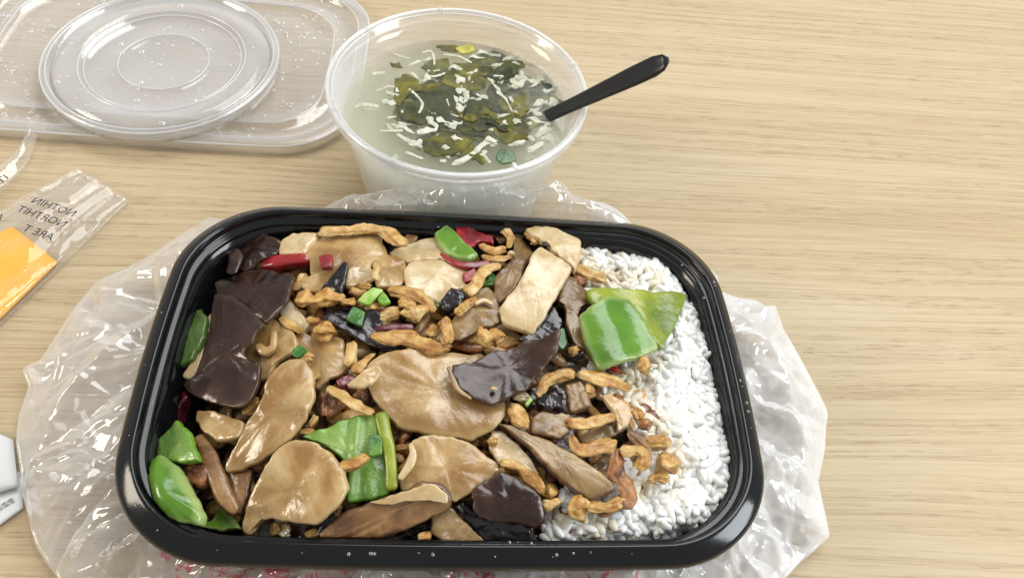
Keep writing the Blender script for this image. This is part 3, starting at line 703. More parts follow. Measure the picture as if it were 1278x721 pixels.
pep('bulging bright green pepper in the tray\'s near corner', 'M', [(58,135),(105,82),(190,50),(290,130),(370,300),(435,430),(410,490),(310,498),(180,425),(80,290)], 'pepper', lift=.011, th=.005, puff=.004, tilt=(.12,.1), wav=.0006, ridge=(.5,70,.0008,.6))
pep('small green pepper corner showing between pepper and round slice', 'M', [(548,365),(620,440),(675,505),(560,530),(400,505),(490,460)], 'pepper', lift=-.001)
pep('dull green pepper piece at the tray wall beside the wood ear', 'E', [(375,25),(460,80),(450,200),(370,370),(285,410),(300,300),(335,190)], 'pepperd', lift=.007, tilt=(.15,0))
pep('curved green pepper piece under the magenta chili at the far wall', 'C', [(62,162),(140,115),(200,165),(265,230),(350,300),(270,335),(180,305),(105,255)], 'pepper', lift=.005, bend=(.7,-12), th=.004, tilt=(0,.1))
def scal(label, crop, pts, mat='scallion', **kw):
    kw.setdefault('th', .0016); kw.setdefault('lift', .0075)
    return slab('scallion_piece', label, 'scallion', crop, pts, mat, group='scallion bits', n=36, **kw)
scal('bright green scallion chip amid the meat crumbs', 'B', [(498,572),(550,520),(600,495),(660,505),(620,560),(560,597)], 'lime')
scal('pale lime scallion chip beside the bright one', 'B', [(625,560),(665,520),(702,585),(655,600)], 'lime', lift=.008)
scal('green scallion square on the flat black wood ear', 'F', [(428,92),(468,12),(540,58),(512,142)], 'scallion')
scal('dark green scallion curl by the tan mushroom round', 'F', [(68,312),(130,258),(182,300),(110,345)], 'scallion')
scal('dark green scallion behind the twisted meat strip', 'C', [(375,468),(430,388),(458,410),(435,472)], 'scallion', lift=.005)
scal('dark green scallion bit beside the shiny black cube', 'C', [(65,560),(125,555),(125,605),(80,615)], 'scallion', lift=.005)
scal('dark green scallion leaf by the black wrinkled wood ear', 'G', [(825,175),(890,145),(925,250),(880,290)], 'scallion', lift=.006)
scal('dark green scallion patch on the ribbed pepper square', 'J', [(568,232),(640,225),(662,342),(575,345)], 'scallion', lift=.0085)
scal('thin green scallion thread by the pale onion bit', 'G', [(640,640),(680,600),(690,620),(655,655)], 'lime', lift=.007)

# ------------------------------------------------------------------ red chili
def chi(label, crop, pts, mat='chili', **kw):
    kw.setdefault('th', .0022); kw.setdefault('lift', .006)
    return slab('chili_piece', label, 'chili', crop, pts, mat, group='red chili pieces', n=40, **kw)
tube('chili_piece', 'bright red chili tube by the upper wood ear sheet', 'chili', 'A', [(805,345),(890,330),(970,315),(1060,305),(1130,305)], [45,100,105,100,60], 'chili', .8, .004, .07, 120, group='red chili pieces')
chi('small red chili square on the tan mushroom slice at the far side', 'B', [(252,292),(335,284),(338,355),(268,370)], lift=.0085)
chi('magenta folded chili piece at the far wall', 'C', [(208,62),(255,85),(340,125),(435,168),(442,205),(355,190),(300,228),(245,215),(195,140)], 'chili', lift=.008, tilt=(0,.1), bend=(.5,8))
tube('chili_piece', 'curved red chili skin under the green pepper at the far wall', 'chili', 'C', [(100,265),(190,325),(300,345),(430,315)], [22,42,55,35], 'chili', .5, .007, .07, group='red chili pieces')
chi('ragged red chili bit beside the twisted meat strip', 'C', [(242,412),(322,368),(335,400),(300,452),(255,460)], lift=.006)
tube('chili_piece', 'purple-red chili sliver above the long meat strip', 'chili', 'F', [(605,160),(720,150),(860,145)], [40,56,45], 'chilid', .6, .007, .08, group='red chili pieces')
chi('dark red glossy chili scrap by the small mushroom flap', 'F', [(352,495),(440,448),(490,480),(400,540)], 'chilid', lift=.006)
chi('dark red chili piece standing at the tray wall beside the bright pepper', '', [(196,501),(212,494),(228,489),(237,495),(228,507),(211,527),(205,547),(199,538)], 'chilid', lift=.001, tilt=(.2,0), th=.003)
chi('tiny red chili chip under the green pepper on the rice', 'H', [(515,155),(560,145),(590,175),(550,180)], lift=.005)

# ------------------------------------------------------------------ meat strips and crumbs
def strip(label, crop, path, widths, mat='meat', **kw):
    return tube('meat_strip', label, 'meat', crop, path, widths, mat, group='meat strips in sauce', torn=kw.pop('torn', .62), **kw)
def bit(label, crop, c, r, mat='meat', **kw):
    return lump('meat_piece', label, 'meat', crop, c, r, mat, group='small meat pieces in sauce', torn=.7, **kw)
strip('long yellow ridged strip arching along the tray\'s far wall', 'B', [(255,125),(400,118),(560,110),(680,130),(760,180),(800,215)], [95,90,85,90,95,70], 'meatp', lift=.010, rough=.14, torn=.3)
strip('wide crumbly meat strip beside the tan mushroom slice and upper wood ear', 'B', [(100,545),(200,565),(300,555),(410,555)], [100,120,120,60], lift=.006, rough=.24)
strip('short meat strip behind the wide crumbly one', 'B', [(160,395),(120,450),(110,500)], [60,65,70], lift=.004)
bit('small meat bit at the end of the wide crumbly strip', 'B', (435,582), (60,32), lift=.007)
bit('meat crumb wedged by the pointed purple sliver', 'B', (490,515), (65,36), lift=.005)
bit('meat crumb just above the bright scallion chip', 'B', (540,468), (58,30), lift=.005)
bit('meat crumb below the bright scallion chip', 'B', (590,610), (72,40), lift=.005)
bit('crumbly meat lump between scallion chip and purple-red chili', 'B', (700,650), (90,52), 'meatp', lift=.006, ang=-.5)
bit('knobbly round meat lump beside the cream rounded slice', 'B', (815,590), (75,48), lift=.008)
strip('arched meat strip ending near the dark green scallion', 'B', [(690,500),(820,520),(930,565),(995,630)], [75,95,95,50], lift=.006, rough=.2)
bit('upright meat lump above the purple-red chili', 'B', (860,655), (70,55), 'meatp', lift=.007, ang=1.2)
strip('short pale meat strip on the tan brown-edged slice', 'B', [(625,330),(605,385),(620,440)], [50,66,55], 'meatp', lift=.0075, rough=.22)
strip('twisted meat strip hanging in front of the wet brown slice', 'C', [(495,345),(390,365),(345,440),(275,525)], [35,85,95,70], 'meatp', lift=.0085, rough=.2)
strip('frayed tail of the twisted meat strip', 'C', [(325,545),(265,610),(195,640)], [55,62,50], 'meat', lift=.008, rough=.3)
strip('curled meat ring below the magenta chili, upper loop', 'C', [(360,210),(440,250),(520,230)], [60,70,60], lift=.009, rough=.25)
strip('curled meat ring below the magenta chili, lower loop', 'C', [(365,280),(460,300),(555,285)], [50,66,46], lift=.008, rough=.2)
strip('pale pinkish meat stub standing at the far wall', 'C', [(525,100),(548,160),(540,230)], [70,55,30], 'meatp', lift=.008)
bit('meat bit at the far wall by the smooth beige slice', 'C', (605,125), (45,22), lift=.006)
bit('orange meat fold on the edge of the smooth beige slice', 'C', (690,165), (55,42), lift=.009, ang=1.2)
bit('pale onion bit beside the curled meat ring', 'C', (555,268), (32,26), 'pale', lift=.008)
strip('shredded meat strip poking from the cream slab onto the rice', 'D', [(185,165),(270,205),(395,255)], [55,75,60], 'meatp', lift=.004, rough=.2)
bit('brown meat scrap under the cream slab\'s corner', 'D', (210,255), (60,32), 'meatd', lift=.003)
strip('longest meat strip, beside the largest mushroom slice', 'F', [(575,195),(700,215),(850,225),(960,270),(1085,280)], [45,85,95,90,80], lift=.0095, rough=.14)
strip('square-cut meat stick standing over the longest strip', 'G', [(130,85),(142,160),(150,245)], [80,80,90], 'meat', lift=.0115, rough=.10)
bit('meat nub beside the square-cut stick', 'G', (52,180), (52,50), lift=.008)
bit('craggy meat chunk above the large curled wood ear', 'G', (430,212), (120,72), 'meat', lift=.009, rough=.35)
bit('reddish meat lump beside the flat black wood ear', 'F', (280,182), (92,58), lift=.006)
bit('small meat nub above the reddish lump', 'F', (215,98), (52,28), lift=.006)
strip('orange meat sliver under the upper wood ear sheet', 'F', [(0,80),(70,135),(140,180)], [36,48,36], lift=.005)
strip('pinkish square meat chunk in the middle of the meal', 'F', [(462,235),(452,320),(448,385)], [90,105,115], 'meatp', lift=.006, rough=.14)
strip('meat strip bit leaning by the edge of the largest slice', 'F', [(605,315),(540,375),(480,440)], [62,72,72], lift=.007, rough=.2)
strip('pale yellow meat strip beside the dark red meat', 'F', [(300,530),(400,585),(500,650),(590,700)], [60,82,90,75], 'meatp', lift=.009, rough=.14)
bit('meat scrap tucked under the largest mushroom slice', 'F', (530,585), (70,40), 'meatd', lift=.002, ang=.6)
bit('dark red-brown meat chunk by the ribbed green pepper', 'F', (330,640), (110,80), 'meatd', lift=.003, rough=.4)
bit('pale meat bit by the dark green scallion curl', 'F', (175,350), (52,48), 'meatp', lift=.006)
bit('yellow crumb on the translucent mushroom slice', 'F', (230,462), (34,30), 'meat', lift=.004)
strip('orange meat sliver between the wood ear and the diagonal slice', 'E', [(790,610),(730,660),(690,700)], [60,62,50], lift=.005)
strip('orange meat nugget lying on the ribbed pepper', 'J', [(385,430),(470,395),(565,355)], [90,105,80], 'meat', lift=.0095, rough=.12)
bit('brown meat crumb beside the ribbed pepper\'s far edge', 'J', (170,200), (66,28), lift=.004)
bit('meat scrap by the dark red-brown chunk', 'J', (205,130), (50,34), lift=.004, ang=-1.0)
bit('meat crumb in the dark gap by the pepper rib', 'J', (785,310), (52,28), lift=.003)
bit('brown meat scrap under the largest slice by the pepper rib', 'J', (775,230), (80,46), 'meatd', lift=.001)
bit('yellow nub at the tip of the pale translucent slice', 'K', (428,262), (42,40), lift=.006)
strip('wavy orange meat strip above the plum wood ear fold', 'K', [(485,400),(600,410),(680,490),(760,590)], [55,90,85,55], lift=.0075, rough=.18)
bit('orange meat bit by the plum wood ear fold', 'K', (800,590), (60,50), lift=.003)
slab('meat_piece', 'pale orange triangular bit between the wood ear fold and the rice', 'meat', 'K', [(745,640),(860,628),(885,655),(800,715),(760,715)], 'meatp', th=.004, lift=.004, group='small meat pieces in sauce', n=36)
strip('orange meat strip below the large curled wood ear', 'K', [(545,35),(600,85),(655,165)], [90,120,90], lift=.008, rough=.14)
bit('pale onion bit beneath the large curled wood ear', 'G', (625,600), (72,38), 'pale', lift=.006)
strip('bent orange meat strip beside the curled wood ear and brown slice', 'H', [(60,335),(110,245),(200,195),(295,190)], [36,82,100,100], lift=.009, rough=.12)
strip('broad orange meat strip below the green pepper square', 'H', [(305,185),(430,205),(540,235),(655,280)], [85,110,120,60], lift=.007, rough=.12)
bit('meat nub under the broad orange strip', 'H', (385,300), (52,44), lift=.005)
bit('little bent meat nub beside the wet brown slice', 'H', (288,35), (44,40), 'meat', lift=.007)
bit('meat nub on the rice below the green pepper square', 'H', (742,155), (46,42), 'meat', lift=.008)
strip('curved orange meat strip over the grey mushroom slice', 'H', [(255,505),(400,500),(555,450)], [115,100,78], lift=.008, rough=.12)
strip('v-shaped orange meat strip beside the plum-edged slice', 'H', [(275,580),(330,665),(450,660),(560,625)], [55,110,115,90], lift=.008, rough=.15)
bit('orange meat bit standing by the rice', 'H', (700,445), (48,58), lift=.006, ang=1.4)
bit('dark caramel meat scrap touching the rice', 'H', (745,510), (62,38), 'meatd', lift=.006, ang=-.5)
strip('thin orange sliver by the pale wet shred', 'H', [(640,470),(670,540)], [40,36], lift=.005)
bit('smooth orange meat block over the rice edge', 'L', (815,50), (115,62), 'meat', lift=.006, rough=.14)
bit('ridged orange meat chunk against the rice', 'L', (890,195), (100,85), 'meat', lift=.006, rough=.2, ang=.9)
strip('plum brown mushroom shred across the ringed meat', 'L', [(640,0),(720,60),(790,120)], [60,70,50], 'shiitake', lift=.010, rough=.08)
strip('wrinkled meat curl in the cluster by the rice, far arm', 'L', [(590,110),(690,110),(745,160),(710,240)], [80,100,100,90], 'meat', lift=.010, rough=.28)
strip('wrinkled meat curl in the cluster by the rice, near arm', 'L', [(560,110),(560,210),(600,320),(640,420),(600,480)], [80,95,100,90,70], 'meatd', lift=.007, rough=.3)
bit('orange meat lump at the foot of the wrinkled cluster', 'L', (830,300), (85,48), 'meat', lift=.006)
strip('hooked orange meat strip lying on the rice near the wall', 'L', [(345,410),(315,490),(350,570)], [90,105,60], 'meat', lift=.007, rough=.16)
strip('wavy meat strip joining the hooked one to the cluster', 'L', [(370,475),(500,470),(620,430)], [85,95,85], 'meat', lift=.007, rough=.2)
bit('brown meat crumb below the wavy strip on the rice', 'L', (480,515), (56,28), 'meatd', lift=.006)
strip('thin cream shred at the near wall under the shiitake', 'N', [(720,605),(820,600),(960,620)], [26,34,30], 'pale', lift=.0045, rough=.12)
bit('yellow meat crumb under the half shiitake', 'N', (775,560), (60,36), 'meat', lift=.005, ang=-.5)
bit('orange crumb under the round slice at the near wall', 'M', (890,520), (44,30), 'meat', lift=.0)
bit('pale crumb under the round slice at the near wall', 'M', (955,540), (40,34), 'pale', lift=.0)
bit('orange bit between the round slice and the half shiitake', 'N', (35,540), (50,44), 'meat', lift=.002)
bit('small yellow fleck on the large curled wood ear', 'G', (445,540), (30,14), 'meatp', lift=.0135)

# ------------------------------------------------------------------ rice
RP = px('D', [(235,20),(350,10),(400,60),(520,30),(640,45),(760,50),(850,90),(920,190),(985,270),(950,360),(1000,400),(1050,490),(1060,560),(1080,640)]) + \
     [(897,430),(903,470),(912,500),(914,540),(921,600),(919,625),(905,645),(880,656),(850,664),(800,668),(740,676),(690,677),(676,668),(682,640),(690,620),(745,610),(800,560),(770,500),(730,470),(760,400),(735,365),(722,330)]
def inside(x, y, P):
    c = False; j = len(P) - 1
    for i in range(len(P)):
        if (P[i][1] > y) != (P[j][1] > y) and x < (P[j][0] - P[i][0]) * (y - P[i][1]) / (P[j][1] - P[i][1]) + P[i][0]: c = not c
        j = i
    return c
def edge_d(x, y, P):
    best = 1e9
    for i in range(len(P)):
        a, b = Vector(P[i]), Vector(P[(i + 1) % len(P)]); q = Vector((x, y)); ab = b - a
        t = max(0, min(1, (q - a).dot(ab) / max(ab.length_squared, 1e-6))); best = min(best, (q - a - ab * t).length)
    return best
WALLSIDE = RP[:28]
def edge_wall(x, y):
    best = 1e9
    for i in range(len(WALLSIDE) - 1):
        a, b = Vector(WALLSIDE[i]), Vector(WALLSIDE[i + 1]); q = Vector((x, y)); ab = b - a
        t = max(0, min(1, (q - a).dot(ab) / max(ab.length_squared, 1e-6))); best = min(best, (q - a - ab * t).length)
    return best
def rice_top(x, y, d):
    return 0.0380 - 0.0085 * max(0, 1 - d / 40) ** 2 + 0.0036 * fbm(Vector((x, y, 0)) * 0.024, 2) + 0.0016 * fbm(Vector((x, y, 4)) * 0.07, 2)
def grain_mesh(seed, full=True):
    rnd = random.Random(seed); L = rnd.uniform(.0029, .0042); w = rnd.uniform(.0014, .00185); bend = rnd.uniform(-.0005, .0005); tw = rnd.uniform(.85, 1.0)
    ns, sg = 6, 8; V = [Vector((-L, 0, 0))]; Fc = []
    for i in range(1, ns):
        t = i / ns; x = -math.cos(t * math.pi); r = w * (max(0, 1 - abs(x) ** 2.6)) ** .5 * (1 + .10 * x * rnd.choice((-1, 1)))
        for j in range(sg):
            a = 2 * math.pi * j / sg; V.append(Vector((L * x, r * math.cos(a) + bend * (1 - x * x), r * tw * math.sin(a))))
    V.append(Vector((L, 0, 0)))
    for j in range(sg): Fc.append((0, 1 + (j + 1) % sg, 1 + j))
    for i in range(ns - 2):
        for j in range(sg):
            a = 1 + i * sg; Fc.append((a + j, a + (j + 1) % sg, a + sg + (j + 1) % sg, a + sg + j))
    e = len(V) - 1; a = 1 + (ns - 2) * sg
    for j in range(sg): Fc.append((e, a + j, a + (j + 1) % sg))
    return V, Fc
GM = []
for i in range(8):
    V, Fc = grain_mesh(i)
    for mk in ('rice', 'ricest'):
        me = bpy.data.meshes.new('rice_grain'); me.from_pydata([tuple(p) for p in V], [], Fc); me.update()
        me.polygons.foreach_set('use_smooth', [True] * len(me.polygons)); me.materials.append(MT[mk]); GM.append(me)
rnd = random.Random(31)
cand = []
tries = 0
while len(cand) < 560 and tries < 60000:
    tries += 1
    x, y = rnd.uniform(670, 930), rnd.uniform(295, 680)
    if not inside(x, y, RP): continue
    if any((x - c[0]) ** 2 + (y - c[1]) ** 2 < 92 for c in cand): continue
    cand.append((x, y))
def grain_frame(x, y, lower=0.0):
    d = edge_wall(x, y); z = rice_top(x, y, d) - lower
    p = at(x, y, z); p = keep_in(p, 0.0016)
    yaw = rnd.uniform(0, math.pi * 2); pitch = rnd.gauss(0, 0.28)
    Mx = Matrix.Rotation(yaw, 4, 'Z') @ Matrix.Rotation(pitch, 4, 'Y') @ Matrix.Rotation(rnd.uniform(0, 6.28), 4, 'X')
    Mx.translation = p
    return Mx, d
# saucy grains lie where the toppings meet the rice
SAUCE = [(745, 352, 34), (728, 330, 20), (780, 350, 22), (785, 470, 26), (780, 495, 30), (845, 580, 24), (800, 610, 20), (752, 650, 22), (700, 645, 16), (820, 455, 18), (815, 350, 16), (815, 530, 22)]
def stained(x, y):
    for sx, sy, r in SAUCE:
        if (x - sx) ** 2 + (y - sy) ** 2 < (r * rnd.uniform(.4, 1.1)) ** 2: return True
    return False
rnd.shuffle(cand)
# the ones nearest the camera show largest: those are the individual grains
cand.sort(key=lambda c: -c[1])
single = cand[:300]; rest = cand[300:]
for (x, y) in single:
    Mx, d = grain_frame(x, y); s = stained(x, y)
    o = bpy.data.objects.new('rice_grain', GM[rnd.randrange(8) * 2 + (1 if s else 0)]); COL.objects.link(o); o.matrix_world = Mx
    if s: tag(o, 'cooked rice grain tinted brown by sauce, where the food meets the rice', 'rice', 'sauce-tinted rice grains')
    else: tag(o, 'white cooked rice grain in the clean heap of rice beside the tray wall', 'rice', 'white rice grains')
V, Fc, MI = [], [], []
def add_grain(Mx, k):
    me = GM[k]; o = len(V)
    for q in me.vertices: V.append(Mx @ q.co)
    for p in me.polygons: Fc.append(tuple(o + i for i in p.vertices)); MI.append(k % 2)
for (x, y) in rest:
    Mx, d = grain_frame(x, y); add_grain(Mx, rnd.randrange(8) * 2 + (1 if stained(x, y) else 0))
for low, num in ((.0010, 1000), (.0026, 700)):
    k = 0
    while k < num:
        x, y = rnd.uniform(665, 930), rnd.uniform(295, 682)
        if not inside(x, y, RP): continue
        Mx, d = grain_frame(x, y, low * (0.6 + 0.4 * rnd.random()))
        add_grain(Mx, rnd.randrange(8) * 2 + (1 if stained(x, y) else 0)); k += 1
o = obj('rice_heap', V, Fc, MT['rice']); o.data.materials.append(MT['ricest']); o.data.polygons.foreach_set('material_index', MI)
tag(o, 'heap of white cooked rice filling the end of the tray', 'rice', None, 'stuff')
# solid body of the heap underneath
V, Fc = [], []
nx, ny = 40, 50; idx = {}
for i in range(nx):
    for j in range(ny):
        x, y = 668 + 262 * i / (nx - 1), 300 + 380 * j / (ny - 1)
        dd = edge_wall(x, y) if inside(x, y, RP) else -edge_d(x, y, RP)
        if dd < -6: continue
        z = rice_top(x, y, max(dd, 0)) - 0.0016
        if dd < 8: z -= .006
        idx[(i, j)] = len(V); V.append(keep_in(at(x, y, z), 0.0012))
for i in range(nx - 1):
    for j in range(ny - 1):
        k = [(i, j), (i, j + 1), (i + 1, j + 1), (i + 1, j)]
        if all(q in idx for q in k): Fc.append(tuple(idx[q] for q in k))
core = obj('rice_core', V, Fc, MT['rice'], o); core['kind'] = 'stuff'

# ------------------------------------------------------------------ carrier bag spread under the tray
def bag():
    # measured rim of the crumpled film: (px, py, height of the edge above the table, how far the film climbs the tray)
    B = [(243,283,.020,.034),(190,320,.012,.036),(140,345,.008,.034),(118,352,.008,.030),(92,385,.006,.030),(66,425,.005,.030),(48,452,.006,.030),(26,458,.008,.030),(36,482,.006,.030),
         (23,520,.006,.030),(20,548,.005,.030),(27,600,.004,.030),(36,640,.004,.030),(44,680,.004,.028),(80,730,.004,.026),(200,790,.004,.024),(420,815,.004,.022),(640,815,.004,.022),(850,790,.004,.024),
         (960,740,.004,.026),(1000,700,.005,.028),(1036,668,.006,.030),(1029,630,.006,.032),(1022,600,.006,.032),(1030,540,.007,.032),(1034,515,.012,.032),(1012,470,.010,.033),(978,412,.010,.034),(946,388,.014,.034),
         (905,372,.022,.030),(880,345,.020,.022),(840,325,.018,.020),(800,300,.026,.028),(783,274,.036,.034),(762,259,.040,.036),(700,246,.040,.038),(600,231,.042,.038),(520,233,.040,.038),(445,245,.036,.036),
         (400,262,.026,.028),(330,275,.020,.026),(270,285,.018,.030)]
    pts = []
    for (x, y, z, c) in B:
        p = at(x, y, z); a, b = to_tray(p); pts.append((math.atan2(b, a), math.hypot(a, b), z, c))
    pts.sort()
    ang = np.array([p[0] for p in pts]); ang = np.concatenate([ang - 2 * np.pi, ang, ang + 2 * np.pi])
    def col(i): v = np.array([p[i] for p in pts]); return np.concatenate([v, v, v])
    rO, zO, cO = col(1), col(2), col(3)
    n, m = 1000, 76
    th = np.arange(n) * 2 * np.pi / n - np.pi
    def smooth(v, k=5):
        kk = np.ones(k) / k; return np.convolve(np.concatenate([v[-k:], v, v[:k]]), kk, 'same')[k:-k]
    ro = smooth(np.interp(th, ang, rO), 3); zo = smooth(np.interp(th, ang, zO), 9); co = smooth(np.interp(th, ang, cO), 9)
    # tray outline radius along the same directions
    def tray_r(ins):
        dirs = np.stack([np.cos(th), np.sin(th)], 1); lo = np.zeros(n); hi = np.full(n, .2)
        for _ in range(30):
            mid = (lo + hi) / 2; ins_ = sd_rr(dirs * mid[:, None], TW - 2 * ins, TD - 2 * ins, TR - .4 * ins, TB) < 0
            lo = np.where(ins_, mid, lo); hi = np.where(ins_, hi, mid)
        return lo
    ri = tray_r(0.008); rlow = tray_r(0.032)
    Fc = []
    rc = random.Random(21); rng = np.random.default_rng(9)
    T_, J_ = np.meshgrid(np.arange(n), np.arange(m), indexing='ij'); tt = J_ / (m - 1)
    C_, S_ = np.cos(th)[:, None], np.sin(th)[:, None]; RI, RO, RL, ZO, CO = (v_[:, None] for v_ in (ri, ro, rlow, zo, co))
    def creases(X, Y, num, lmin, lmax, wmin, wmax, amin, amax, radial):
        # straight sharp folds, each a tent-shaped ridge or valley of its own length, width and height
        H = np.zeros_like(X)
        for _ in range(num):
            a0 = rng.uniform(-np.pi, np.pi); i0 = int((a0 + np.pi) / (2 * np.pi) * n) % n; rr0 = ri[i0] + (ro[i0] - ri[i0]) * rng.uniform(0, 1)
            cx, cy = rr0 * np.cos(a0), rr0 * np.sin(a0); dr = a0 + rng.normal(0, .45) if rng.random() < radial else rng.uniform(0, np.pi)
            L_, w_, A_ = rng.uniform(lmin, lmax), rng.uniform(wmin, wmax), rng.uniform(amin, amax) * rng.choice([-1, 1], p=[.4, .6])
            u_ = (X - cx) * np.cos(dr) + (Y - cy) * np.sin(dr); v_ = -(X - cx) * np.sin(dr) + (Y - cy) * np.cos(dr) + rng.uniform(-3, 3) * u_ * u_
            H += A_ * np.maximum(0, 1 - np.abs(v_) / (w_ * np.where(v_ > 0, rng.uniform(.4, 1.6), 1.0))) * np.clip(1.3 * (1 - (2 * u_ / L_) ** 2), 0, 1)
        return H
    layers = []
    for layer in range(2):
        R_ = RI + (RO - RI) * tt if layer == 0 else RO + (RL - RO) * tt
        X, Y = R_ * C_, R_ * S_
        H = creases(X, Y, 170, .03, .11, .004, .014, .0015, .0065, .65) + creases(X, Y, 520, .012, .05, .0010, .0034, .0004, .0013, .5)
        flat = np.maximum(RO - RI, 0)
        if layer == 0:
            env = np.clip(flat / .02, 0, 1) * np.where((Y > .06), .45, 1.0) * np.clip(tt * 5, .15, 1) * np.clip((1 - tt) * 6, .25, 1)
            Z = CO * (1 - tt) ** .8 + ZO * tt + H * env + .004 * np.sin(np.pi * tt) * np.clip(flat / .03, 0, 1)
        else:
            Z = ZO * np.maximum(0, 1 - tt * 2.2) ** 1.5 + .0012 + .5 * np.abs(H) * np.clip(tt * 6, 0, 1) * np.clip((1 - tt) * 2, 0, 1)
            Z[:, 0] = layers[0][2][:, -1]
        inside_ = sd_rr(np.stack([X, Y], -1), TW, TD, TR, TB) < .0008
        Z = np.where(inside_, np.minimum(Z, HR - .0088), Z); Z = np.maximum(Z, .0012 if layer == 0 else .0008)
        layers.append((X, Y, Z))
    V, ink, ply = [], [], []
    for layer in range(2):
        X, Y, Z = layers[layer]; xw, yw = TX + X * CT - Y * ST, TY + X * ST + Y * CT
        V += list(zip(xw.ravel().tolist(), yw.ravel().tolist(), Z.ravel().tolist()))
        g = np.zeros_like(X)
        if layer == 0:
            for (u0, u1, v1) in ((-.096, -.030, -.060), (-.004, .020, -.067), (.042, .064, -.060)): g = np.where((X > u0) & (X < u1) & (Y < v1), 1.0, g)
        ink += g.ravel().tolist(); ply += np.where((Y > .065) & (X < .06), .55, np.clip(1.0 + X * 12, .75, 2.2)).ravel().tolist()
    for layer in range(2):
        o = layer * n * m
        for i in range(n):
            i2 = (i + 1) % n
            for j in range(m - 1): Fc.append((o + i * m + j, o + i2 * m + j, o + i2 * m + j + 1, o + i * m + j + 1))
    o = obj('carrier_bag', V, Fc, MT['bag'], attrs={'ink': ink, 'ply': ply})
    tag(o, 'crumpled translucent white plastic bag with red print spread beneath the black tray', 'bag')
bag()

# ------------------------------------------------------------------ lids
lidr = empty('tray_lid', (-0.2168, 0.3632, 0)); lidr.rotation_euler.z = 0.1377
tag(lidr, 'clear rectangular tray lid beaded with condensation lying flat on the table', 'lid')
lp = [(0.030, .0022), (0.0222, .0022), (0.0216, .0037), (0.0198, .0037), (0.0192, .0022), (0.0078, .0024), (0.0066, .0055), (0.0056, .0060), (0.0012, .0060), (0.0006, .0050), (0.0006, .0006),
      (0.0, .0004), (0.0, .0056), (0.0005, .0065), (0.0013, .0067), (0.0054, .0067), (0.0066, .0063), (0.0074, .0050), (0.0082, .0032), (0.0186, .0030), (0.0194, .0045), (0.0204, .0047), (0.0214, .0045), (0.0222, .0030), (0.030, .0030)]
v, f = shell(lp, .225, .1513, .036)
obj('lid_panel', v, f, MT['clear'], lidr)
def bead_rr(name, ins, z, rad, parent, n=200):
    L = rr_loop(.225, .1513, ins, .036, n); V, Fc = [], []
    for j in range(n):
        nx_, ny_ = L[j] / np.linalg.norm(L[j])
        for k2 in range(6):
            a = k2 * math.pi / 3; V.append((L[j][0] + nx_ * rad * math.cos(a), L[j][1] + ny_ * rad * math.cos(a), z + rad * math.sin(a)))
    for j in range(n):
        for k2 in range(6): Fc.append((j * 6 + k2, ((j + 1) % n) * 6 + k2, ((j + 1) % n) * 6 + (k2 + 1) % 6, j * 6 + (k2 + 1) % 6))
    return obj(name, V, Fc, MT['rib'], parent)
bead_rr('lid_rib', .0004, .0062, .0006, lidr); bead_rr('lid_rib', .0064, .0064, .0004, lidr); bead_rr('lid_rib', .0204, .0046, .00035, lidr)
sp = []
rl = random.Random(5)
for i in range(1500):
    a, b = rl.uniform(-.1, .1), rl.uniform(-.066, .066)
    if abs(a) < .1035 and abs(b) < .067 and sd_rr(np.array([a, b]), .225 - .018, .1513 - .018, .03, TB) < 0:
        if mn.noise(Vector((a * 45, b * 45, 1))) > -.15: sp.append((a, b, .0030, rl.choice((.0005, .0006, .0007, .0009, .0013))))
drops('condensation', sp, lidr, MT['drop'])

def lathe(profile, n=128):
    V, Fc = [], []
    for (r, z) in profile:
        for j in range(n): t = 2 * math.pi * j / n; V.append((r * math.cos(t), r * math.sin(t), z))
    R = len(profile)
    for i in range(R - 1):
        for j in range(n): Fc.append((i * n + j, i * n + (j + 1) % n, (i + 1) * n + (j + 1) % n, (i + 1) * n + j))
    V.append((0, 0, profile[0][1])); V.append((0, 0, profile[-1][1])); a, b = len(V) - 2, len(V) - 1
    for j in range(n): Fc.append((a, (j + 1) % n, j)); Fc.append((b, (R - 1) * n + j, (R - 1) * n + (j + 1) % n))
    return V, Fc
rl_lid = empty('bowl_lid', (-0.2104, 0.3475, .0070)); rl_lid.rotation_euler = (0.015, -0.012, 0)
tag(rl_lid, 'clear round bowl lid with raised rings lying on the rectangular lid', 'lid')
R0 = 0.0620
lt = [(0.0225, .0022), (0.0238, .0030), (0.0252, .0022), (0.0400, .0022), (0.0412, .0034), (0.0424, .0034), (0.0436, .0048), (0.0560, .0050), (0.0566, .0020), (0.0578, .0014), (0.0590, .0060), (0.0608, .0066), (0.0614, .0060), (0.0616, .0006)]
outer = [(0.0621, .0004), (0.0621, .0062), (0.0615, .0071), (0.0600, .0074), (0.0588, .0070), (0.0578, .0028), (0.0572, .0030), (0.0564, .0058), (0.0556, .0060), (0.0438, .0056), (0.0424, .0042), (0.0412, .0042), (0.0400, .0030), (0.0252, .0030), (0.0238, .0038), (0.0225, .0030)]
v, f = lathe(lt + outer); obj('lid_disc', v, f, MT['clear'], rl_lid)
def ring(name, R_, z, rad, parent, m, n=128, sg=6):
    V, Fc = [], []
    for j in range(n):
        t = 2 * math.pi * j / n
        for k2 in range(sg): a = 2 * math.pi * k2 / sg; V.append(((R_ + rad * math.cos(a)) * math.cos(t), (R_ + rad * math.cos(a)) * math.sin(t), z + rad * math.sin(a)))
    for j in range(n):
        for k2 in range(sg): Fc.append((j * sg + k2, ((j + 1) % n) * sg + k2, ((j + 1) % n) * sg + (k2 + 1) % sg, j * sg + (k2 + 1) % sg))
    return obj(name, V, Fc, MT[m], parent)
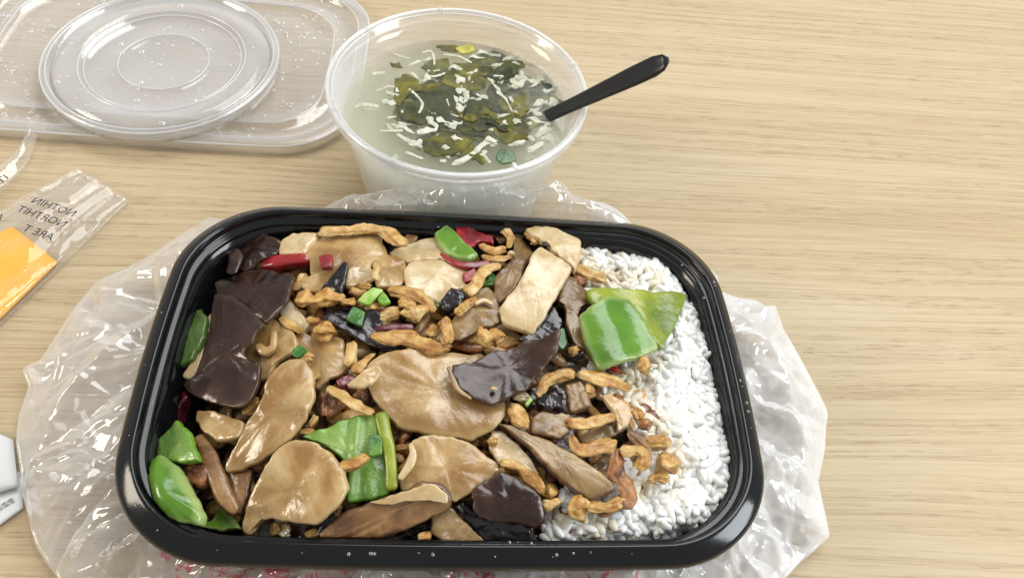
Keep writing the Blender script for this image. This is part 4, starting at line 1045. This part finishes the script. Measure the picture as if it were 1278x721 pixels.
for R_, z_, q_ in ((.0619, .0066, .0006), (.0592, .0071, .0004), (.0572, .0034, .0004), (.0438, .0056, .0004), (.0412, .0042, .0004), (.0240, .0037, .00035)): ring('lid_ring', R_, z_, q_, rl_lid, 'rib')
sp = []
for i in range(60):
    r_, t_ = .056 * math.sqrt(rl.random()), rl.uniform(0, 6.28)
    z_ = .0030 if r_ < .040 else .0057
    if .0395 < r_ < .0445: continue
    sp.append((r_ * math.cos(t_), r_ * math.sin(t_), z_, rl.choice((.0005, .0008, .0012, .0018))))
drops('condensation', sp, rl_lid, MT['drop'])

# ------------------------------------------------------------------ soup bowl
BX, BY, BH, ZS = -0.0397, 0.3006, 0.065, 0.0500
bowl = empty('soup_bowl', (BX, BY, 0))
tag(bowl, 'round translucent plastic soup bowl standing behind the black tray', 'bowl')
bp = [(0.020, 0.0028), (0.0390, .0028), (0.0415, .0012), (0.0440, .0), (0.0450, .0006), (0.0462, .004), (0.0548, .052), (0.0562, .0595), (0.0588, .0600), (0.0603, .0592), (0.0607, .0600), (0.0607, .0636), (0.0602, .0646), (0.0593, .0650), (0.0583, .0646), (0.0577, .0636),
      (0.0560, .0610), (0.0552, .0595), (0.0538, .052), (0.0452, .0045), (0.0440, .0030), (0.020, .0036)]
v, f = lathe(bp, 160); obj('bowl_wall', v, f, MT['bowl'], bowl)
ring('lip_edge', .0600, .0640, .0009, bowl, 'rib', 160, 8); ring('lip_edge', .0578, .0632, .0005, bowl, 'rib', 160, 8)
# moulded lugs on the lip
for t in (0.5, 1.9, 2.6, 3.7, 4.4, 5.3):
    c_, s_ = math.cos(t), math.sin(t); V = []
    for z in (.0634, .0658):
        for (dr, dt) in ((.0568, -.012), (.0606, -.012), (.0606, .012), (.0568, .012)): V.append((dr * math.cos(t + dt), dr * math.sin(t + dt), z))
    obj('lip_lug', V, [(0, 1, 2, 3), (7, 6, 5, 4), (0, 4, 5, 1), (1, 5, 6, 2), (2, 6, 7, 3), (3, 7, 4, 0)], MT['bowl'], bowl, smooth=False)
# soup body
prof = [(0.0436, .0040), (0.0448, .0048), (0.0535, ZS + .0006), (0.0530, ZS + .0001), (0.0522, ZS)]
v, f = lathe(prof, 128)
so = obj('soup', v, f, MT['soup'], None, (BX, BY, 0)); tag(so, 'cloudy pale green egg drop soup filling the plastic bowl', 'soup')

def sweed(label, pts, mat='weed', dz=-.001, **kw):
    kw.setdefault('wav', .0006); kw.setdefault('th', .0006); dz = min(dz, -.0003)
    return slab('seaweed_piece', label, 'seaweed', '', pts, mat, zplane=ZS + dz, clampwall=False, group='seaweed in the soup', jit=.0016, **kw)
def wisp(cx_, cy_, L_, dz):
    a_ = rw.uniform(-.6, 1.0); b_ = rw.uniform(-1.6, 1.6); x_, y_ = cx_, cy_; P_ = []; k_ = rw.randint(4, 6)
    for i in range(k_):
        P_.append((x_, y_)); x_ += L_ / k_ * math.cos(a_); y_ += .75 * L_ / k_ * math.sin(a_); a_ += b_ / k_ + rw.uniform(-.5, .5)
    tube('egg_ribbon', 'soft egg wisp hanging in the cloudy soup', 'egg', '', P_, [rw.uniform(1, 3)] + [rw.uniform(3, 11) for _ in range(k_ - 2)] + [rw.uniform(1, 3)], 'egg', .12, 0, .6, 300, zplane=ZS + dz, clampwall=False, group='egg wisps in the soup', seg=10)
rw = random.Random(8)
for i in range(84):
    t_, rr_ = rw.uniform(0, 6.28), math.sqrt(rw.random())
    wisp(582 + 108 * rr_ * math.cos(t_), 132 + 66 * rr_ * math.sin(t_), rw.uniform(14, 44), -rw.choice((.0003, .0007, .0012, .0018, .003)))
def T(pts): return [(420 + x / 3.607, 40 + y / 3.607) for x, y in pts]
sweed('large dark seaweed sheet in the middle of the soup', T([(380,250),(470,240),(600,290),(640,380),(600,450),(480,430),(390,400),(350,330)]), 'weedd', -.0010)
sweed('dark seaweed patch beside the white egg ribbon in the soup\'s middle', T([(560,320),(680,330),(720,400),(690,470),(580,470),(540,400)]), 'weedd', -.0010)
sweed('olive seaweed frond at the far middle of the soup', T([(470,220),(540,140),(640,150),(680,210),(650,260),(540,260)]), 'weed', -.0008)
sweed('olive seaweed fold beside the pale broth', T([(260,220),(310,190),(400,230),(470,240),(420,280),(330,270),(280,330),(260,300)]), 'weed', -.0006)
sweed('brown-olive seaweed curl near the bowl\'s near wall', T([(400,490),(470,455),(570,465),(610,490),(560,540),(450,560),(390,530)]), 'weed', 0.0)
sweed('olive seaweed strand by the spoon', T([(720,440),(800,420),(900,380),(950,370),(930,410),(850,450),(760,470)]), 'weed', -.0010)
sweed('trailing olive seaweed below the fold', T([(260,300),(320,280),(340,380),(300,430),(260,390)]), 'weed', -.0018)
sweed('small olive seaweed wisp near the far wall of the bowl', T([(440,60),(520,60),(600,75),(560,95),(470,85)]), 'weed', -.0006)
sweed('faint seaweed wisp toward the spoon\'s far side', T([(790,260),(880,230),(950,240),(900,280),(820,290)]), 'weed', -.0024)
sweed('thin olive wisp between broth and fold', T([(240,145),(290,135),(300,155),(250,160)]), 'weed', -.0006)
slab('egg_flake', 'yellow egg flake near the far wall of the bowl', 'egg', '', T([(535,75),(600,58),(625,85),(570,102)]), 'yolk', th=.0012, zplane=ZS, clampwall=False, n=30)
slab('scallion_piece', 'green scallion leaf floating by the near wall of the bowl', 'scallion', '', T([(718,560),(745,530),(795,545),(805,580),(740,595)]), 'scallion', th=.001, zplane=ZS + .0001, clampwall=False, n=30, wav=.0008)
rs = random.Random(12)
def frag(cx_, cy_, r_, dz, mat, lab):
    k_ = rs.randint(6, 9); a0_ = rs.uniform(0, 6.28); el = rs.uniform(.35, .8); rot = rs.uniform(-.6, .9); P_ = []
    for i in range(k_):
        a = a0_ + i * 2 * math.pi / k_; rr_ = r_ * rs.uniform(.55, 1.25); x_, y_ = rr_ * math.cos(a), rr_ * el * math.sin(a)
        P_.append((cx_ + x_ * math.cos(rot) - y_ * math.sin(rot), cy_ + (x_ * math.sin(rot) + y_ * math.cos(rot)) * .75))
    sweed(lab, P_, mat, dz, n=40, wav=.0013)
for i in range(60):
    t_, rr_ = rs.uniform(0, 6.28), math.sqrt(rs.random())
    frag(588 + 100 * rr_ * math.cos(t_), 131 + 60 * rr_ * math.sin(t_), rs.uniform(12, 31), rs.choice((-.0004, -.0010, -.0018, -.003, -.0045)), rs.choice(('weed', 'weedd', 'weedd')), 'ragged olive seaweed scrap suspended in the middle of the soup')
def rib(path, w, mat='egg', dz=.0, label='thin white egg ribbon drifting in the soup', flat=.22):
    return tube('egg_ribbon', label, 'egg', '', T(path), [x * .72 / 3.607 for x in w], mat, flat, .0, .4, 330, zplane=ZS + dz - .0008, clampwall=False, group='egg ribbons in the soup', seg=10)
rib([(520,600),(600,560),(650,510),(690,490)], [30,45,40,50], label='broad white egg ribbon at the near wall of the bowl', dz=.0004)
rib([(360,450),(400,445),(450,440)], [50,55,20], label='white egg flake beside the brown-olive seaweed curl', dz=.0003)
rib([(270,460),(320,485),(390,520)], [18,35,40], label='long white egg ribbon near the bowl\'s near wall', dz=.0003)
rib([(190,445),(250,445),(300,440)], [10,20,26], label='white egg shred over the pale broth', dz=.0003)
rib([(80,340),(130,325),(190,340)], [20,36,22], label='hooked white egg shred at the edge of the pale broth', dz=.0002)
rib([(120,345),(180,352)], [14,18], dz=.0001)
rib([(180,265),(230,250),(265,250)], [12,22,18], dz=.0002)
rib([(230,95),(280,105),(330,120)], [12,20,12], dz=.0002)
rib([(300,240),(350,275),(385,320),(370,370)], [14,16,20,14], label='s-shaped white egg thread on the olive seaweed', dz=.0004)
rib([(290,360),(320,355),(335,370)], [26,34,24], dz=.0003)
rib([(525,285),(560,320),(570,360),(540,340)], [14,50,40,20], label='plump white egg curl in the middle of the soup', dz=.0003)
rib([(495,300),(508,335)], [10,8], dz=.0003)
rib([(505,365),(550,380),(580,385)], [10,14,10], dz=.0003)
rib([(520,400),(560,410),(600,380)], [12,20,14], dz=.0003)
rib([(490,410),(520,440)], [16,24], dz=.0002)
rib([(620,355),(655,370)], [8,12], dz=.0003)
rib([(390,190),(440,200),(490,185)], [12,22,18], dz=.0002)
rib([(380,95),(430,90),(440,150)], [14,16,12], dz=.0002)
rib([(480,100),(550,110),(610,140)], [14,20,14], dz=.0002)
rib([(590,200),(620,185),(640,160)], [16,22,14], dz=.0003)
rib([(705,200),(750,205),(740,235)], [12,16,10], dz=.0003)
rib([(780,290),(790,310),(820,330)], [16,22,18], dz=.0001)
rib([(750,150),(780,165)], [26,30], dz=.0)
rib([(850,140),(920,165),(960,200)], [16,24,14], dz=.0001)
rib([(720,270),(760,300),(790,360)], [14,16,10], dz=.0001)
rib([(820,500),(850,490)], [26,20], dz=.0003)
rib([(860,415),(880,405)], [30,24], label='square white egg scrap near the spoon', dz=.0004)
rib([(670,480),(720,495)], [36,30], label='white egg square on the broad near ribbon', dz=.0008)
rib([(465,575),(495,580)], [36,30], label='white egg square at the near wall of the bowl', dz=.0006)
rib([(540,555),(600,530)], [20,14], dz=.0003)
rib([(420,545),(460,540)], [20,20], dz=.0001)
rib([(310,540),(390,570)], [26,20], dz=.0)
rib([(900,470),(960,430),(1000,390)], [40,50,30], dz=-.0004)
rib([(860,540),(930,500)], [40,40], dz=-.0004)
rib([(680,430),(710,440)], [36,40], dz=.0)
rib([(640,540),(690,590)], [30,30], dz=-.0002)
rib([(680,95),(740,110)], [34,30], dz=-.0008)
rib([(320,150),(380,130)], [26,20], dz=-.0006)
rib([(160,190),(220,180)], [22,26], dz=-.0008)
rib([(230,390),(270,380)], [20,22], dz=-.0006)

# ------------------------------------------------------------------ spoon standing in the soup
A = at(684, 145, ZS); Bp = at(728, 124.5, .0685)
d = (Bp - A).normalized()
def param_for(px_, py_):
    r = ray(px_, py_).normalized(); w0 = A - EYE; b = d.dot(r)
    return (b * r.dot(w0) - d.dot(w0)) / (1 - b * b)
tend = param_for(834, 76)
nv = (EYE - A).normalized() * .7 + Vector((0, 0, .5)); nv = (nv - d * nv.dot(d)).normalized(); sidev = d.cross(nv).normalized()
secs = [(-.020, .0028, .0012), (-.006, .0030, .0014), (0.0, .0032, .0016), (tend * .25, .0034, .0018), (tend * .5, .0040, .0019), (tend * .75, .0046, .0019), (tend * .9, .0046, .0018), (tend * .965, .0036, .0015), (tend, .0014, .0008)]
V, Fc = [], []; sg = 14
for (t, w, h) in secs:
    c = A + d * t
    for j in range(sg):
        a = 2 * math.pi * j / sg; ca, sa = math.cos(a), math.sin(a)
        V.append(c + sidev * math.copysign(abs(ca) ** .7, ca) * w + nv * (math.copysign(abs(sa) ** .8, sa) * h - (0.0012 if sa > .5 else 0) * (1 - abs(ca)) * .6))
for i in range(len(secs) - 1):
    for j in range(sg): Fc.append((i * sg + j, i * sg + (j + 1) % sg, (i + 1) * sg + (j + 1) % sg, (i + 1) * sg + j))
V += [A + d * secs[0][0], A + d * secs[-1][0]]
for j in range(sg): Fc.append((len(V) - 2, (j + 1) % sg, j)); Fc.append((len(V) - 1, (len(secs) - 1) * sg + j, (len(secs) - 1) * sg + (j + 1) % sg))
spn = empty('soup_spoon', A); tag(spn, 'black plastic spoon standing in the soup with its handle over the lip', 'spoon')
obj('handle', [p - A for p in V], Fc, MT['spoon'], spn)
V, Fc = [], []   # spoon scoop below the surface
cs = -d * .036
for i in range(9):
    for j in range(20):
        rr_, t = i / 8, 2 * math.pi * j / 20
        V.append(cs + d * (.019 * rr_ * math.cos(t)) + sidev * (.0125 * rr_ * math.sin(t)) + nv * (.006 * rr_ ** 2 - .004))
for i in range(8):
    for j in range(20): Fc.append((i * 20 + j, i * 20 + (j + 1) % 20, (i + 1) * 20 + (j + 1) % 20, (i + 1) * 20 + j))
sc = obj('scoop', V, Fc, MT['spoon'], spn); md = sc.modifiers.new('thickness', 'SOLIDIFY'); md.thickness = .001

# ------------------------------------------------------------------ wrappers
def text_mesh(txt, size):
    c = bpy.data.curves.new('lettering', 'FONT'); c.body = txt; c.size = size; c.align_x = 'CENTER'; c.resolution_u = 3
    o = bpy.data.objects.new('lettering', c); COL.objects.link(o)
    bpy.context.view_layer.update()
    me = bpy.data.meshes.new_from_object(o.evaluated_get(bpy.context.evaluated_depsgraph_get()))
    bpy.data.objects.remove(o); vs = [v.co.copy() for v in me.vertices]; fs = [tuple(p.vertices) for p in me.polygons]
    return vs, fs
def printed(name, txt, size, c_px, dir_px, zfun, parent, mirror=True, m='ink'):
    """lettering laid on a film; seen through the back it reads mirrored"""
    c = at(c_px[0], c_px[1], .004); e = (at(c_px[0] + dir_px[0], c_px[1] + dir_px[1], .004) - c).normalized(); up = Vector((-e.y, e.x, 0))
    vs, fs = text_mesh(txt, size); V = []
    for q in vs:
        p = c + e * (-q.x if mirror else q.x) + up * q.y; V.append(Vector((p.x, p.y, zfun(p.x, p.y))) - parent.location)
    return obj(name, V, fs, MT[m], parent, smooth=False)

def quad_patch(c00, c10, c11, c01, nu, nv, zf):
    """film patch between four pixel corners; zf(u, v) height"""
    P = [at(*c, .004) for c in (c00, c10, c11, c01)]; V = []
    for i in range(nu):
        for j in range(nv):
            u, v = i / (nu - 1), j / (nv - 1)
            p = P[0] * (1 - u) * (1 - v) + P[1] * u * (1 - v) + P[2] * u * v + P[3] * (1 - u) * v
            V.append(Vector((p.x, p.y, zf(u, v))))
    return V, [(i * nv + j, i * nv + j + 1, (i + 1) * nv + j + 1, (i + 1) * nv + j) for i in range(nu - 1) for j in range(nv - 1)]
wr = empty('cutlery_wrapper', at(60, 300, 0)); tag(wr, 'clear printed wrapper with an orange slip inside, beside the bag', 'wrapper')
def zt(u, v):   # u across the packet, v along it from the sealed end
    return .0030 + .0056 * math.sin(math.pi * u) ** .5 * min(1, v * 2.2 + .15) + .0011 * math.sin(u * 22 + 3 * mn.noise(Vector((u * 3, v * 4, 0)))) * (1 - .8 * v) + .0009 * fbm(Vector((u * 5, v * 6, 2)), 3)
def zb(u, v): return .0008 + .0005 * (1 + math.sin(u * 22))
corn = ((94, 207), (160, 247), (-75, 468), (-150, 352))
V, Fc = quad_patch(*corn, 46, 70, zt); V2, F2 = quad_patch(*corn, 46, 70, zb)
o_ = len(V); V += V2; Fc += [tuple(o_ + i for i in reversed(x)) for x in F2]
for i in range(45):   # seal the near and far ends and the sides
    Fc.append((i * 70, (i + 1) * 70, o_ + (i + 1) * 70, o_ + i * 70))
for j in range(69):
    Fc.append((j, o_ + j, o_ + j + 1, j + 1)); Fc.append((45 * 70 + j, 45 * 70 + j + 1, o_ + 45 * 70 + j + 1, o_ + 45 * 70 + j))
obj('film', [p - wr.location for p in V], Fc, MT['wrap'], wr)
oc = ((12, 279), (70, 324), (-73, 463), (-145, 354))
def ot(u, v): return .0022 + .0036 * math.sin(math.pi * min(max(u, .0), 1)) ** .9 * min(1, .55 + 2.5 * v) + .0003 * fbm(Vector((u * 4, v * 5, 7)), 2)
def ob(u, v): return .0016
V, Fc = quad_patch(*oc, 24, 40, ot); V2, F2 = quad_patch(*oc, 24, 40, ob)
o_ = len(V); V += V2; Fc += [tuple(o_ + i for i in reversed(x)) for x in F2]
for i in range(23): Fc.append((i * 40, (i + 1) * 40, o_ + (i + 1) * 40, o_ + i * 40))
for j in range(39): Fc.append((j, o_ + j, o_ + j + 1, j + 1)); Fc.append((23 * 40 + j, 23 * 40 + j + 1, o_ + 23 * 40 + j + 1, o_ + 23 * 40 + j))
slip = obj('orange_slip', [p - wr.location for p in V], Fc, MT['orange'], wr); slip['label'] = 'orange paper slip inside the clear wrapper'
zc = lambda x, y: .0092
printed('lettering', 'NOTHIN', .0058, (69, 271), (145, 50), zc, wr)
printed('lettering', 'NORTHIT', .0058, (54, 283), (150, 52), zc, wr)
printed('lettering', 'ARE T', .0058, (50, 303), (150, 52), zc, wr)
printed('lettering', 'A', .0058, (1, 284), (150, 52), zc, wr)

fs = empty('film_strip', at(20, 200, 0)); tag(fs, 'clear curled film strip resting against the rectangular lid', 'wrapper')
cl = [(52, 147), (47, 168), (38, 195), (20, 222), (-15, 246), (-70, 262)]; cr2 = [(36, 160), (30, 175), (20, 190), (0, 206), (-30, 220), (-80, 232)]
a_ = cr_open([at(x, y, .004 + .004 * (i == 0)) for i, (x, y) in enumerate(cl)], 40); b_ = cr_open([at(x, y, .004 + .008 * (i == 0)) for i, (x, y) in enumerate(cr2)], 40)
V, Fc = [], []
for i in range(40):
    for j in range(12):
        t = j / 11; p = a_[i].lerp(b_[i], t); p.z += .004 * math.sin(math.pi * t) + .0008 * fbm(Vector((i * .2, t * 4, 5)), 2); V.append(p - fs.location)
for i in range(39):
    for j in range(11): Fc.append((i * 12 + j, i * 12 + j + 1, (i + 1) * 12 + j + 1, (i + 1) * 12 + j))
fo = obj('film', V, Fc, MT['wrap'], fs); md = fo.modifiers.new('thickness', 'SOLIDIFY'); md.thickness = .0002
printed('lettering', 'IT', .0060, (12, 236), (100, -60), lambda x, y: .0095, fs)

# ------------------------------------------------------------------ tissue packet at the table's edge of view
tp = empty('tissue_packet', at(-20, 590, 0)); tag(tp, 'white tissue packet with a printed paper sleeve partly beneath the bag', 'tissue packet')
def quadslab(corners, z0, z1, name, m, parent, puff=0.0):
    def f1(u, v): return z1 + puff * (math.sin(math.pi * u) * math.sin(math.pi * v)) ** .5
    V, Fc = quad_patch(*corners, 16, 16, f1); V2, F2 = quad_patch(*corners, 16, 16, lambda u, v: z0)
    o_ = len(V); V += V2; Fc += [tuple(o_ + i for i in reversed(x)) for x in F2]
    for i in range(15):
        Fc += [(i * 16, (i + 1) * 16, o_ + (i + 1) * 16, o_ + i * 16), (i * 16 + 15, o_ + i * 16 + 15, o_ + (i + 1) * 16 + 15, (i + 1) * 16 + 15),
               (i, o_ + i, o_ + i + 1, i + 1), (240 + i, 240 + i + 1, o_ + 240 + i + 1, o_ + 240 + i)]
    return obj(name, [p - parent.location for p in V], Fc, MT[m], parent, smooth=True)
quadslab(((-90, 500), (16, 548), (22, 606), (-90, 640)), .0032, .0040, 'tissue', 'paper', tp, .0028)
quadslab(((-90, 590), (24, 585), (25, 630), (-90, 712)), .0006, .0016, 'sleeve', 'sleeve', tp)
for k_, (x0, y0, x1, y1) in enumerate(((-60, 668, 21, 619), (-60, 674, 21, 623))):
    a, b = at(x0, y0, .0020), at(x1, y1, .0020); dd = (b - a).normalized(); nn = Vector((-dd.y, dd.x, 0)); V, Fc = [], []; L = (b - a).length; s = 0
    rl = random.Random(k_)
    while s < L - .002:
        w = rl.uniform(.0008, .002); o_ = len(V)
        for (t, q) in ((s, 0), (s + w, 0), (s + w, .0007), (s, .0007)): V.append(a + dd * t + nn * q - tp.location)
        Fc.append((o_, o_ + 1, o_ + 2, o_ + 3)); s += w + .0005
    obj('print_line', V, Fc, MT['greyink'], tp, smooth=False)
